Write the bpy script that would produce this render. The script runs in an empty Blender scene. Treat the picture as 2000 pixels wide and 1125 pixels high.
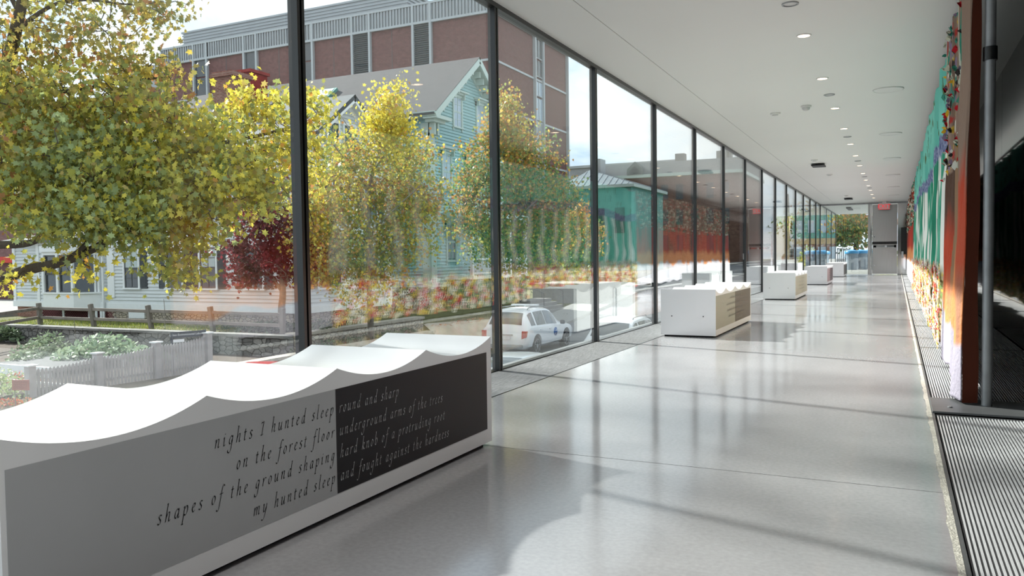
import bpy, bmesh, math, random
import numpy as np
from mathutils import Vector, Matrix

random.seed(7)
RNG = np.random.default_rng(11)
SC = bpy.context.scene
COL = SC.collection

# ------------------------------------------------------------------ camera
F_PX = 1550.0                      # focal length for a 2000 x 1125 picture
EYE = Vector((0, 0, 0.85))
_yaw, _pitch, _roll = (math.radians(a) for a in (25.88234, 2.24792, -0.75943))
_f = Vector((-math.sin(_yaw) * math.cos(_pitch), math.cos(_yaw) * math.cos(_pitch), -math.sin(_pitch)))
_r = Vector((math.cos(_yaw), math.sin(_yaw), 0))
_u = _r.cross(_f)
RT = _r * math.cos(_roll) + _u * math.sin(_roll)
UP = -_r * math.sin(_roll) + _u * math.cos(_roll)
cam_d = bpy.data.cameras.new('camera')
cam_d.sensor_width = 36.0
cam_d.lens = 36.0 * F_PX / 2000.0
cam_d.clip_end = 600
cam = bpy.data.objects.new('camera', cam_d)
COL.objects.link(cam)
M3 = Matrix((RT, UP, -_f)).transposed()
cam.matrix_world = Matrix.Translation(EYE) @ M3.to_4x4()
SC.camera = cam


def at(x, y, depth):
    """world point seen at a pixel of the photograph, at a distance along the optical axis"""
    return EYE + (_f + RT * ((x - 1000) / F_PX) + UP * ((562.5 - y) / F_PX)) * depth


# ------------------------------------------------------------------ light and exposure
SC.view_settings.view_transform = 'Standard'
SC.view_settings.look = 'None'
SC.view_settings.gamma = 1.0
SC.view_settings.use_curve_mapping = False
SC.view_settings.exposure = 0.75
SC.cycles.max_bounces = 10
SC.cycles.diffuse_bounces = 5
SC.cycles.glossy_bounces = 4
SC.cycles.transparent_max_bounces = 24
SC.cycles.transmission_bounces = 4
SC.cycles.sample_clamp_indirect = 6.0
SC.cycles.caustics_reflective = False
SC.cycles.caustics_refractive = False
SC.cycles.use_denoising = True

SUN_DIR = Vector((0.805, -0.2185, -0.552)).normalized()     # the way the sunlight travels
sun_d = bpy.data.lights.new('sun', 'SUN')
sun_d.energy = 6.8
sun_d.angle = math.radians(1.4)
sun_d.color = (1.0, 0.965, 0.91)
sun = bpy.data.objects.new('sun', sun_d)
sun.rotation_euler = SUN_DIR.to_track_quat('-Z', 'Y').to_euler()
sun.location = (-40, 20, 40)
COL.objects.link(sun)

world = bpy.data.worlds.new('sky')
SC.world = world
world.use_nodes = True
wn, wl = world.node_tree.nodes, world.node_tree.links
wn.clear()
w_out = wn.new('ShaderNodeOutputWorld')
w_bg = wn.new('ShaderNodeBackground')
w_bg.inputs['Strength'].default_value = 0.98
w_tc = wn.new('ShaderNodeTexCoord')
w_sep = wn.new('ShaderNodeSeparateXYZ')
wl.new(w_tc.outputs['Generated'], w_sep.inputs[0])
w_zadd = wn.new('ShaderNodeMath'); w_zadd.operation = 'ADD'; w_zadd.inputs[1].default_value = 0.22
w_zmax = wn.new('ShaderNodeMath'); w_zmax.operation = 'MAXIMUM'; w_zmax.inputs[1].default_value = 0.1
wl.new(w_sep.outputs['Z'], w_zadd.inputs[0]); wl.new(w_zadd.outputs[0], w_zmax.inputs[0])
w_div = wn.new('ShaderNodeVectorMath'); w_div.operation = 'DIVIDE'
w_cmb = wn.new('ShaderNodeCombineXYZ')
for k in range(3):
    wl.new(w_zmax.outputs[0], w_cmb.inputs[k])
wl.new(w_tc.outputs['Generated'], w_div.inputs[0]); wl.new(w_cmb.outputs[0], w_div.inputs[1])
w_noise = wn.new('ShaderNodeTexNoise')
w_noise.inputs['Scale'].default_value = 2.3
w_noise.inputs['Detail'].default_value = 9
w_noise.inputs['Roughness'].default_value = 0.56
w_noise.inputs['Distortion'].default_value = 0.35
wl.new(w_div.outputs[0], w_noise.inputs['Vector'])
w_ramp = wn.new('ShaderNodeValToRGB')
w_ramp.color_ramp.elements[0].position = 0.36; w_ramp.color_ramp.elements[0].color = (0.52, 0.68, 0.86, 1)
w_ramp.color_ramp.elements[1].position = 0.60; w_ramp.color_ramp.elements[1].color = (0.94, 0.97, 1.0, 1)
e = w_ramp.color_ramp.elements.new(0.47); e.color = (0.76, 0.86, 0.95, 1)
wl.new(w_noise.outputs['Fac'], w_ramp.inputs[0])
wl.new(w_ramp.outputs[0], w_bg.inputs['Color'])
wl.new(w_bg.outputs[0], w_out.inputs['Surface'])


# ------------------------------------------------------------------ helpers: materials
def lin(c):
    if isinstance(c, str):
        c = tuple(int(c[i:i + 2], 16) / 255 for i in (0, 2, 4))
        c = tuple(v / 12.92 if v <= 0.04045 else ((v + 0.055) / 1.055) ** 2.4 for v in c)
    return (c[0], c[1], c[2])


def mat(name, color, rough=0.6, metal=0.0, spec=0.4, vary=0.12, scale=6.0, bump=0.0, bscale=None, stretch=None, rvary=0.0):
    """principled material whose colour and surface vary with a noise texture"""
    m = bpy.data.materials.new(name)
    m.use_nodes = True
    n, l = m.node_tree.nodes, m.node_tree.links
    p = n['Principled BSDF']
    p.inputs['Roughness'].default_value = rough
    p.inputs['Metallic'].default_value = metal
    p.inputs['Specular IOR Level'].default_value = spec
    c = lin(color)
    tc = n.new('ShaderNodeTexCoord')
    mp = n.new('ShaderNodeMapping')
    if stretch:
        mp.inputs['Scale'].default_value = stretch
    l.new(tc.outputs['Object'], mp.inputs[0])
    nz = n.new('ShaderNodeTexNoise')
    nz.inputs['Scale'].default_value = scale
    nz.inputs['Detail'].default_value = 5
    l.new(mp.outputs[0], nz.inputs['Vector'])
    rp = n.new('ShaderNodeValToRGB')
    rp.color_ramp.elements[0].position = 0.3
    rp.color_ramp.elements[1].position = 0.7
    rp.color_ramp.elements[0].color = (*[v * (1 - vary) for v in c], 1)
    rp.color_ramp.elements[1].color = (*[min(1, v * (1 + vary)) for v in c], 1)
    l.new(nz.outputs['Fac'], rp.inputs[0])
    l.new(rp.outputs[0], p.inputs['Base Color'])
    if rvary:
        mr = n.new('ShaderNodeMapRange')
        mr.inputs['From Min'].default_value = 0.3; mr.inputs['From Max'].default_value = 0.7
        mr.inputs['To Min'].default_value = max(0, rough - rvary); mr.inputs['To Max'].default_value = rough + rvary
        l.new(nz.outputs['Fac'], mr.inputs[0]); l.new(mr.outputs[0], p.inputs['Roughness'])
    if bump:
        nb = n.new('ShaderNodeTexNoise')
        nb.inputs['Scale'].default_value = bscale or scale * 4
        nb.inputs['Detail'].default_value = 4
        l.new(mp.outputs[0], nb.inputs['Vector'])
        b = n.new('ShaderNodeBump')
        b.inputs['Strength'].default_value = bump
        b.inputs['Distance'].default_value = 0.02
        l.new(nb.outputs['Fac'], b.inputs['Height'])
        l.new(b.outputs[0], p.inputs['Normal'])
    return m


def attr_mat(name, rough=0.8, translucent=0.0, spec=0.2, bump=0.0, gain=1.0):
    """colour comes from the mesh's own colour attribute (leaf by leaf, cloth piece by cloth piece)"""
    m = bpy.data.materials.new(name)
    m.use_nodes = True
    n, l = m.node_tree.nodes, m.node_tree.links
    p = n['Principled BSDF']
    p.inputs['Roughness'].default_value = rough
    p.inputs['Specular IOR Level'].default_value = spec
    a = n.new('ShaderNodeAttribute'); a.attribute_name = 'Col'
    src = a.outputs['Color']
    l.new(src, p.inputs['Base Color'])
    if bump:
        tc = n.new('ShaderNodeTexCoord')
        nb = n.new('ShaderNodeTexNoise'); nb.inputs['Scale'].default_value = 30; nb.inputs['Detail'].default_value = 4
        l.new(tc.outputs['Object'], nb.inputs['Vector'])
        b = n.new('ShaderNodeBump'); b.inputs['Strength'].default_value = bump; b.inputs['Distance'].default_value = 0.02
        l.new(nb.outputs['Fac'], b.inputs['Height']); l.new(b.outputs[0], p.inputs['Normal'])
    if translucent:
        t = n.new('ShaderNodeBsdfTranslucent')
        l.new(src, t.inputs['Color'])
        mx = n.new('ShaderNodeMixShader'); mx.inputs[0].default_value = translucent
        l.new(p.outputs[0], mx.inputs[1]); l.new(t.outputs[0], mx.inputs[2])
        l.new(mx.outputs[0], n['Material Output'].inputs['Surface'])
    return m


def wall_coord(n, l):
    """(x + y, z): a running coordinate along any upright wall that follows the street grid"""
    g = n.new('ShaderNodeNewGeometry')
    s = n.new('ShaderNodeSeparateXYZ'); l.new(g.outputs['Position'], s.inputs[0])
    a = n.new('ShaderNodeMath'); a.operation = 'ADD'
    l.new(s.outputs['X'], a.inputs[0]); l.new(s.outputs['Y'], a.inputs[1])
    c = n.new('ShaderNodeCombineXYZ')
    l.new(a.outputs[0], c.inputs[0]); l.new(s.outputs['Z'], c.inputs[1])
    return c.outputs[0]


def brick_mat(name, c1, c2, mortar, bw=0.21, bh=0.07):
    m = bpy.data.materials.new(name)
    m.use_nodes = True
    n, l = m.node_tree.nodes, m.node_tree.links
    p = n['Principled BSDF']; p.inputs['Roughness'].default_value = 0.85; p.inputs['Specular IOR Level'].default_value = 0.2
    v = wall_coord(n, l)
    b = n.new('ShaderNodeTexBrick')
    b.inputs['Color1'].default_value = (*lin(c1), 1); b.inputs['Color2'].default_value = (*lin(c2), 1)
    b.inputs['Mortar'].default_value = (*lin(mortar), 1)
    b.inputs['Scale'].default_value = 1.0
    b.inputs['Brick Width'].default_value = bw; b.inputs['Row Height'].default_value = bh
    b.inputs['Mortar Size'].default_value = 0.008
    l.new(v, b.inputs['Vector'])
    nz = n.new('ShaderNodeTexNoise'); nz.inputs['Scale'].default_value = 2.6; nz.inputs['Detail'].default_value = 10; nz.inputs['Roughness'].default_value = 0.7
    l.new(v, nz.inputs['Vector'])
    mx = n.new('ShaderNodeMix'); mx.data_type = 'RGBA'; mx.blend_type = 'SOFT_LIGHT'; mx.inputs[0].default_value = 0.85
    l.new(b.outputs['Color'], mx.inputs[6]); l.new(nz.outputs['Fac'], mx.inputs[7])
    l.new(mx.outputs[2], p.inputs['Base Color'])
    return m


def stone_mat(name, cols, mortar, scale=3.2):
    m = bpy.data.materials.new(name)
    m.use_nodes = True
    n, l = m.node_tree.nodes, m.node_tree.links
    p = n['Principled BSDF']; p.inputs['Roughness'].default_value = 0.9; p.inputs['Specular IOR Level'].default_value = 0.2
    v = wall_coord(n, l)
    mp = n.new('ShaderNodeMapping'); mp.inputs['Scale'].default_value = (1, 1.9, 1); l.new(v, mp.inputs[0])
    vo = n.new('ShaderNodeTexVoronoi'); vo.voronoi_dimensions = '2D'; vo.inputs['Scale'].default_value = scale
    ed = n.new('ShaderNodeTexVoronoi'); ed.voronoi_dimensions = '2D'; ed.feature = 'DISTANCE_TO_EDGE'; ed.inputs['Scale'].default_value = scale
    l.new(mp.outputs[0], vo.inputs['Vector']); l.new(mp.outputs[0], ed.inputs['Vector'])
    sp = n.new('ShaderNodeSeparateColor'); l.new(vo.outputs['Color'], sp.inputs[0])
    rp = n.new('ShaderNodeValToRGB'); rp.color_ramp.interpolation = 'LINEAR'
    for i, c in enumerate(cols):
        el = rp.color_ramp.elements[i] if i < 2 else rp.color_ramp.elements.new(0.5)
        el.position = i / (len(cols) - 1); el.color = (*lin(c), 1)
    l.new(sp.outputs[0], rp.inputs[0])
    nz = n.new('ShaderNodeTexNoise'); nz.inputs['Scale'].default_value = 14; nz.inputs['Detail'].default_value = 6; l.new(v, nz.inputs['Vector'])
    mx = n.new('ShaderNodeMix'); mx.data_type = 'RGBA'; mx.blend_type = 'SOFT_LIGHT'; mx.inputs[0].default_value = 0.8
    l.new(rp.outputs[0], mx.inputs[6]); l.new(nz.outputs['Fac'], mx.inputs[7])
    st = n.new('ShaderNodeMapRange'); st.inputs['From Min'].default_value = 0.02; st.inputs['From Max'].default_value = 0.07
    l.new(ed.outputs['Distance'], st.inputs[0])
    m2 = n.new('ShaderNodeMix'); m2.data_type = 'RGBA'
    m2.inputs[6].default_value = (*lin(mortar), 1)
    l.new(st.outputs[0], m2.inputs[0]); l.new(mx.outputs[2], m2.inputs[7])
    l.new(m2.outputs[2], p.inputs['Base Color'])
    b = n.new('ShaderNodeBump'); b.inputs['Strength'].default_value = 1.0; b.inputs['Distance'].default_value = 0.06
    l.new(st.outputs[0], b.inputs['Height']); l.new(b.outputs[0], p.inputs['Normal'])
    return m


def glass_mat(name, tint=(0.95, 0.975, 0.965), ior=1.5, gain=1.0, base=0.0):
    """clear flat pane: light goes straight through, and mirrors by the Fresnel law"""
    m = bpy.data.materials.new(name)
    m.use_nodes = True
    n, l = m.node_tree.nodes, m.node_tree.links
    n.remove(n['Principled BSDF'])
    t = n.new('ShaderNodeBsdfTransparent'); t.inputs[0].default_value = (*tint, 1)
    g = n.new('ShaderNodeBsdfGlossy'); g.inputs['Roughness'].default_value = 0.0
    g.inputs['Color'].default_value = (1, 1, 1, 1)
    lw = n.new('ShaderNodeLayerWeight'); lw.inputs['Blend'].default_value = 0.5
    pw = n.new('ShaderNodeMath'); pw.operation = 'POWER'; pw.inputs[1].default_value = 5.0
    l.new(lw.outputs['Facing'], pw.inputs[0])
    f0 = ((ior - 1) / (ior + 1)) ** 2
    f = n.new('ShaderNodeMath'); f.operation = 'MULTIPLY_ADD'; f.inputs[1].default_value = 1 - f0; f.inputs[2].default_value = f0
    l.new(pw.outputs[0], f.inputs[0])
    tc = n.new('ShaderNodeTexCoord')
    nz = n.new('ShaderNodeTexNoise'); nz.inputs['Scale'].default_value = 0.9; nz.inputs['Detail'].default_value = 1
    l.new(tc.outputs['Object'], nz.inputs['Vector'])
    b = n.new('ShaderNodeBump'); b.inputs['Strength'].default_value = 0.02; b.inputs['Distance'].default_value = 0.02
    l.new(nz.outputs['Fac'], b.inputs['Height'])
    l.new(b.outputs[0], g.inputs['Normal'])
    mu = n.new('ShaderNodeMath'); mu.operation = 'MULTIPLY_ADD'; mu.inputs[1].default_value = gain; mu.inputs[2].default_value = base
    mu.use_clamp = True
    l.new(f.outputs[0], mu.inputs[0])
    mx = n.new('ShaderNodeMixShader')
    l.new(mu.outputs[0], mx.inputs[0]); l.new(t.outputs[0], mx.inputs[1]); l.new(g.outputs[0], mx.inputs[2])
    l.new(mx.outputs[0], n['Material Output'].inputs['Surface'])
    return m


def glow(name, color, strength):
    m = bpy.data.materials.new(name)
    m.use_nodes = True
    p = m.node_tree.nodes['Principled BSDF']
    p.inputs['Base Color'].default_value = (*lin(color), 1)
    p.inputs['Emission Color'].default_value = (*lin(color), 1)
    p.inputs['Emission Strength'].default_value = strength
    return m


# ------------------------------------------------------------------ helpers: meshes
class MB:
    def __init__(self):
        self.v, self.f, self.c = [], [], []

    def add(self, verts, faces, col=None):
        o = len(self.v)
        self.v.extend(tuple(p) for p in verts)
        self.f.extend(tuple(i + o for i in f) for f in faces)
        if col is not None:
            self.c.extend([col] * len(verts))
        return self

    def box(self, x0, x1, y0, y1, z0, z1, col=None):
        x0, x1 = min(x0, x1), max(x0, x1); y0, y1 = min(y0, y1), max(y0, y1); z0, z1 = min(z0, z1), max(z0, z1)
        v = [(x0, y0, z0), (x1, y0, z0), (x1, y1, z0), (x0, y1, z0), (x0, y0, z1), (x1, y0, z1), (x1, y1, z1), (x0, y1, z1)]
        return self.add(v, [(0, 3, 2, 1), (4, 5, 6, 7), (0, 1, 5, 4), (1, 2, 6, 5), (2, 3, 7, 6), (3, 0, 4, 7)], col)

    def bar(self, a, b, w, h, up=(0, 0, 1), col=None):
        """a straight bar of section w x h between two points"""
        a, b, up = Vector(a), Vector(b), Vector(up)
        d = (b - a).normalized()
        if abs(d.dot(up)) > 0.99:
            up = Vector((1, 0, 0))
        s = d.cross(up).normalized(); t = s.cross(d)
        v = []
        for p in (a, b):
            for i, j in ((-1, -1), (1, -1), (1, 1), (-1, 1)):
                v.append(p + s * (i * w / 2) + t * (j * h / 2))
        return self.add(v, [(0, 1, 2, 3), (7, 6, 5, 4), (0, 4, 5, 1), (1, 5, 6, 2), (2, 6, 7, 3), (3, 7, 4, 0)], col)

    def tube(self, pts, rad, n=8, cap=True, col=None):
        pts = [Vector(p) for p in pts]
        if not hasattr(rad, '__len__'):
            rad = [rad] * len(pts)
        d0 = (pts[1] - pts[0]).normalized()
        ref = Vector((0, 0, 1)) if abs(d0.z) < 0.9 else Vector((1, 0, 0))
        s = d0.cross(ref).normalized()
        v, f = [], []
        for i, p in enumerate(pts):
            d = (pts[min(i + 1, len(pts) - 1)] - pts[max(i - 1, 0)]).normalized()
            s = (s - d * s.dot(d)).normalized()
            t = d.cross(s)
            for k in range(n):
                a = 2 * math.pi * k / n
                v.append(p + (s * math.cos(a) + t * math.sin(a)) * rad[i])
        for i in range(len(pts) - 1):
            for k in range(n):
                f.append((i * n + k, i * n + (k + 1) % n, (i + 1) * n + (k + 1) % n, (i + 1) * n + k))
        if cap:
            f.append(tuple(range(n - 1, -1, -1))); f.append(tuple((len(pts) - 1) * n + k for k in range(n)))
        return self.add(v, f, col)

    def lathe(self, prof, c=(0, 0, 0), n=24, col=None):
        """profile of (radius, z) spun about an upright axis"""
        v, f = [], []
        for r, z in prof:
            for k in range(n):
                a = 2 * math.pi * k / n
                v.append((c[0] + r * math.cos(a), c[1] + r * math.sin(a), c[2] + z))
        for i in range(len(prof) - 1):
            for k in range(n):
                f.append((i * n + k, i * n + (k + 1) % n, (i + 1) * n + (k + 1) % n, (i + 1) * n + k))
        f.append(tuple(range(n - 1, -1, -1))); f.append(tuple((len(prof) - 1) * n + k for k in range(n)))
        return self.add(v, f, col)

    def prism(self, poly, axis, a, b, col=None):
        """polygon in the other two axes (in cyclic order) pushed from a to b along an axis"""
        def P(u, w, t):
            return {'x': (t, u, w), 'y': (u, t, w), 'z': (u, w, t)}[axis]
        n = len(poly)
        v = [P(u, w, a) for u, w in poly] + [P(u, w, b) for u, w in poly]
        f = [tuple(range(n)), tuple(range(2 * n - 1, n - 1, -1))]
        f += [(i, i + n, (i + 1) % n + n, (i + 1) % n) for i in range(n)]
        return self.add(v, f, col)

    def quad(self, a, b, c, d, col=None):
        return self.add([a, b, c, d], [(0, 1, 2, 3)], col)

    def build(self, name, m, parent=None, smooth=False, fix=True, bevel=0.0, angle=40):
        o0 = ORIGIN.get(parent.name, Vector((0, 0, 0))) if parent else Vector((0, 0, 0))
        me = bpy.data.meshes.new(name)
        me.from_pydata([(p[0] - o0.x, p[1] - o0.y, p[2] - o0.z) for p in self.v], [], self.f)
        me.update()
        if self.c:
            ca = me.color_attributes.new('Col', 'FLOAT_COLOR', 'POINT')
            arr = np.ones((len(self.v), 4), np.float32); arr[:, :3] = np.array([lin(c) for c in self.c], np.float32)
            ca.data.foreach_set('color', arr.ravel())
        if fix:
            bm = bmesh.new(); bm.from_mesh(me)
            bmesh.ops.recalc_face_normals(bm, faces=bm.faces)
            bm.to_mesh(me); bm.free()
        if smooth:
            me.polygons.foreach_set('use_smooth', [True] * len(me.polygons))
            me.set_sharp_from_angle(angle=math.radians(angle))
        me.materials.append(m)
        o = bpy.data.objects.new(name, me)
        COL.objects.link(o)
        if parent:
            o.parent = parent
            ORIGIN[o.name] = o0
        if bevel:
            bv = o.modifiers.new('bevel', 'BEVEL'); bv.width = bevel; bv.segments = 2; bv.limit_method = 'ANGLE'; bv.angle_limit = math.radians(40)
        return o


ORIGIN = {}


def thing(name, label, cat, loc=(0, 0, 0), group=None, kind=None):
    o = bpy.data.objects.new(name, None)
    o.empty_display_size = 0.2
    o.location = loc
    COL.objects.link(o)
    ORIGIN[o.name] = Vector(loc)
    if label:
        o['label'] = label; o['category'] = cat
    if group:
        o['group'] = group
    if kind:
        o['kind'] = kind
    return o


def tag(o, label, cat, group=None, kind=None):
    o['label'] = label; o['category'] = cat
    if group:
        o['group'] = group
    if kind:
        o['kind'] = kind
    return o


def struct(o, label=None):
    o['kind'] = 'structure'
    if label:
        o['label'] = label
    return o


def copy_tree(o, parent=None, loc=None):
    c = o.copy(); COL.objects.link(c)
    c.parent = parent
    if loc is not None:
        c.location = loc
    for ch in list(o.children):
        copy_tree(ch, c)
    return c


def np_mesh(name, verts, nper, m, cols=None, parent=None):
    """many small separate polygons of nper corners each, as one mesh"""
    nv = len(verts); nf = nv // nper
    o0 = ORIGIN.get(parent.name, Vector((0, 0, 0))) if parent else Vector((0, 0, 0))
    verts = verts - np.array(o0)
    me = bpy.data.meshes.new(name)
    me.vertices.add(nv); me.vertices.foreach_set('co', verts.astype(np.float32).ravel())
    me.loops.add(nv); me.loops.foreach_set('vertex_index', np.arange(nv, dtype=np.int32))
    me.polygons.add(nf)
    me.polygons.foreach_set('loop_start', np.arange(0, nv, nper, dtype=np.int32))
    me.polygons.foreach_set('loop_total', np.full(nf, nper, np.int32))
    me.update(calc_edges=True)
    if cols is not None:
        ca = me.color_attributes.new('Col', 'FLOAT_COLOR', 'POINT')
        arr = np.ones((nv, 4), np.float32); arr[:, :3] = np.repeat(cols, nper, axis=0)
        ca.data.foreach_set('color', arr.ravel())
    me.materials.append(m)
    o = bpy.data.objects.new(name, me); COL.objects.link(o)
    if parent:
        o.parent = parent; ORIGIN[o.name] = o0
    return o


def text_mesh(name, body, size, m, parent, origin, right, up, align='CENTER', space=1.0, depth=0.002):
    """lettering as a mesh: origin on the baseline, right/up give the writing plane"""
    cu = bpy.data.curves.new(name, 'FONT'); cu.body = body; cu.size = size; cu.align_x = align; cu.space_character = space
    cu.extrude = depth / 2
    cu.resolution_u = 2
    tmp = bpy.data.objects.new('lettering', cu); COL.objects.link(tmp)
    dg = bpy.context.evaluated_depsgraph_get(); dg.update()
    me = bpy.data.meshes.new_from_object(tmp.evaluated_get(dg))
    bpy.data.objects.remove(tmp); bpy.data.curves.remove(cu)
    R_, U_ = Vector(right).normalized(), Vector(up).normalized()
    N_ = R_.cross(U_)
    o0 = ORIGIN.get(parent.name, Vector((0, 0, 0)))
    mm = Matrix((R_, U_, N_)).transposed().to_4x4(); mm.translation = Vector(origin) - o0
    me.transform(mm)
    me.name = name
    me.materials.clear(); me.materials.append(m)
    o = bpy.data.objects.new(name, me); COL.objects.link(o); o.parent = parent; ORIGIN[o.name] = o0
    return o


# ------------------------------------------------------------------ materials
def concrete_floor():
    m = mat('polished_concrete', 'a3a3a6', rough=0.135, spec=1.0, vary=0.13, scale=0.9, stretch=(1.0, 0.45, 1), rvary=0.05)
    n, l = m.node_tree.nodes, m.node_tree.links
    p = n['Principled BSDF']
    tc = n.new('ShaderNodeTexCoord')
    nz = n.new('ShaderNodeTexNoise'); nz.inputs['Scale'].default_value = 60; nz.inputs['Detail'].default_value = 3
    l.new(tc.outputs['Object'], nz.inputs['Vector'])
    mx = n.new('ShaderNodeMix'); mx.data_type = 'RGBA'; mx.blend_type = 'OVERLAY'; mx.inputs[0].default_value = 0.18
    src = p.inputs['Base Color'].links[0].from_socket
    l.new(src, mx.inputs[6]); l.new(nz.outputs['Fac'], mx.inputs[7]); l.new(mx.outputs[2], p.inputs['Base Color'])
    n2 = n.new('ShaderNodeTexNoise'); n2.inputs['Scale'].default_value = 1.1; n2.inputs['Detail'].default_value = 2
    l.new(tc.outputs['Object'], n2.inputs['Vector'])
    b = n.new('ShaderNodeBump'); b.inputs['Strength'].default_value = 0.03; b.inputs['Distance'].default_value = 0.05
    l.new(n2.outputs['Fac'], b.inputs['Height']); l.new(b.outputs[0], p.inputs['Normal'])
    return m


M = dict(
    floor=concrete_floor(),
    gap=mat('joint_filler', '4a4947', rough=0.9),
    ceiling=mat('white_plaster', 'e6e6e2', rough=0.45, spec=0.3, vary=0.015, scale=0.5),
    groove=mat('ceiling_groove', '6a6a68', rough=0.9),
    black_metal=mat('black_anodised_metal', '121314', rough=0.3, metal=0.0, spec=0.6, vary=0.2),
    inner_metal=mat('dark_bronze_metal', '2d2c2b', rough=0.25, metal=0.6, vary=0.2),
    steel=mat('brushed_steel', 'b3b4b4', rough=0.28, metal=1.0, vary=0.05, scale=3, stretch=(30, 30, 0.6)),
    mirror=mat('polished_steel', 'c4c5c6', rough=0.06, metal=1.0, vary=0.03),
    dull_steel=mat('galvanised_steel', 'a2a4a6', rough=0.5, metal=0.6, vary=0.14, scale=9),
    plate=mat('grey_steel_plate', '77797b', rough=0.5, metal=0.6, vary=0.1, scale=5),
    grate=mat('grating_bar', 'dcdddf', rough=0.45, metal=0.25, vary=0.08),
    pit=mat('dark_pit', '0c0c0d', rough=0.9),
    grout=mat('rough_pale_grout', 'cfcbc0', rough=0.95, vary=0.2, scale=40, bump=0.6),
    mat_grey=mat('entrance_mat', '77787a', rough=0.75, vary=0.25, scale=55, stretch=(1, 0.15, 1), bump=0.4, bscale=120),
    white=mat('white_solid_surface', 'eff0f2', rough=0.3, spec=0.45, vary=0.012, scale=3),
    dark_glass=mat('black_glass', '08090a', rough=0.035, spec=0.6, vary=0.1),
    grey_wall=mat('grey_wall_paint', '8d8f90', rough=0.5, vary=0.04),
    glass=glass_mat('window_glass', ior=1.72),
    lamp=glow('warm_lamp', 'ffe0c0', 3.0),
    white_trim=mat('white_lamp_trim', 'dededb', rough=0.4, vary=0.02),
    lens_off=mat('dull_lamp_lens', 'c9c9c6', rough=0.3, vary=0.03),
    exit_white=mat('exit_housing', 'd8d6d4', rough=0.4, vary=0.02),
    exit_red=glow('exit_red', 'd3202c', 0.6),
    black=mat('matt_black', '15151a', rough=0.55, vary=0.1),
    paper=mat('warning_sticker', 'd8dadd', rough=0.5),
)

# ------------------------------------------------------------------ the room
CEIL = 2.72
WX = -2.69
Y0, Y1 = -6.0, 33.0
fl = MB()
joints = [Y0, 3.143, 10.25, 17.35, 24.45, Y1 + 0.4]
for a, b in zip(joints[:-1], joints[1:]):
    fl.box(-2.205, 0.152, a + 0.0025, b - 0.0025, -0.2, 0.0)
floor = struct(fl.build('floor', M['floor']))
fj = MB(); fj.box(-2.9, 1.15, Y0, Y1 + 0.4, -0.3, -0.203)
for j in joints[1:-1]:
    fj.box(-2.205, 0.152, j - 0.0025, j + 0.0025, -0.2, -0.004)
struct(fj.build('floor_base', M['gap']))
fm = MB(); fm.box(WX + 0.01, -2.209, Y0, Y1, -0.2, -0.001)
struct(fm.build('floor_mat', M['mat_grey']))
ft = MB(); ft.box(-2.211, -2.203, Y0, Y1, -0.05, 0.002)
struct(ft.build('trim_1', M['inner_metal']))

cl = MB()
cl.box(-2.78, -2.143, Y0, Y1, CEIL, CEIL + 0.25)
cl.box(-2.137, 1.1, Y0, Y1, CEIL, CEIL + 0.25)
ceiling = struct(cl.build('ceiling', M['ceiling']))
cg = MB(); cg.box(-2.143, -2.137, Y0, Y1, CEIL + 0.006, CEIL + 0.2)
struct(cg.build('trim_2', M['groove']))

wr = MB()
WR = 0.98
yy = 1.35 - 4.2 * 2
while yy < Y1:
    wr.box(WR, WR + 0.06, yy + 0.004, min(yy + 4.2, Y1 + 0.1) - 0.004, -0.2, CEIL)
    yy += 4.2
wr.box(WR + 0.062, WR + 0.12, Y0, Y1, -0.2, CEIL)
struct(wr.build('wall_right', M['dark_glass']))
wnr = MB(); wnr.box(-2.9, 1.15, Y0 - 0.2, Y0, -0.2, CEIL)
struct(wnr.build('wall_near', M['grey_wall']))

# trench beside the right wall: edge, pit, gratings
ed = MB()
rr = random.Random(3)
y = Y0
pts = []
while y < Y1:
    pts.append((0.150 - rr.random() * 0.008 * (1 if rr.random() < 0.5 else 0.2), y))
    y += 0.03 + rr.random() * 0.09
pts2 = [(0.168, p[1]) for p in pts]
n = len(pts)
ed.add([(p[0], p[1], 0.003) for p in pts] + [(p[0], p[1], 0.003) for p in pts2] + [(p[0], p[1], -0.05) for p in pts2],
       [(i, i + 1, n + i + 1, n + i) for i in range(n - 1)] + [(n + i, n + i + 1, 2 * n + i + 1, 2 * n + i) for i in range(n - 1)])
struct(ed.build('trim_3', M['grout'], fix=False))
an = MB(); an.box(0.168, 0.181, Y0, Y1, -0.08, 0.002)
struct(an.build('trim_4', M['plate']))
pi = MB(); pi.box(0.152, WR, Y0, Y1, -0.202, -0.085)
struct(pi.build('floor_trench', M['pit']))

sections = [(-2.4, 1.0), (1.02, 4.66), (5.15, 7.93), (7.96, 10.2)] + [(10.25 + i * 2.85, 10.25 + i * 2.85 + 2.75) for i in range(8)]
names_g = ['at the camera\'s feet', 'in the foreground, ending at the steel base plate', 'just beyond the steel base plate', 'under the middle of the tapestry']
ords = ['first', 'second', 'third', 'fourth', 'fifth', 'sixth', 'seventh', 'eighth']
for i, (a, b) in enumerate(sections):
    lab = ('steel bar floor grating ' + names_g[i]) if i < 4 else f'steel bar floor grating under the far tapestry, {ords[i-4]} beyond the middle one'
    t = thing('floor_grating', lab, 'grating', (0.58, (a + b) / 2, -0.08), 'floor gratings in the trench')
    g = MB()
    k = 0.192
    while k < WR - 0.01:
        g.box(k, k + 0.0062, a, b, -0.04, -0.004)
        k += 0.0135
    g.build('grating_slats', M['grate'], t, fix=False)
    ef = MB(); ef.box(0.186, WR - 0.003, b - 0.012, b, -0.08, -0.002)
    ef.build('end_strip', M['plate'], t, fix=False)

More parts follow.
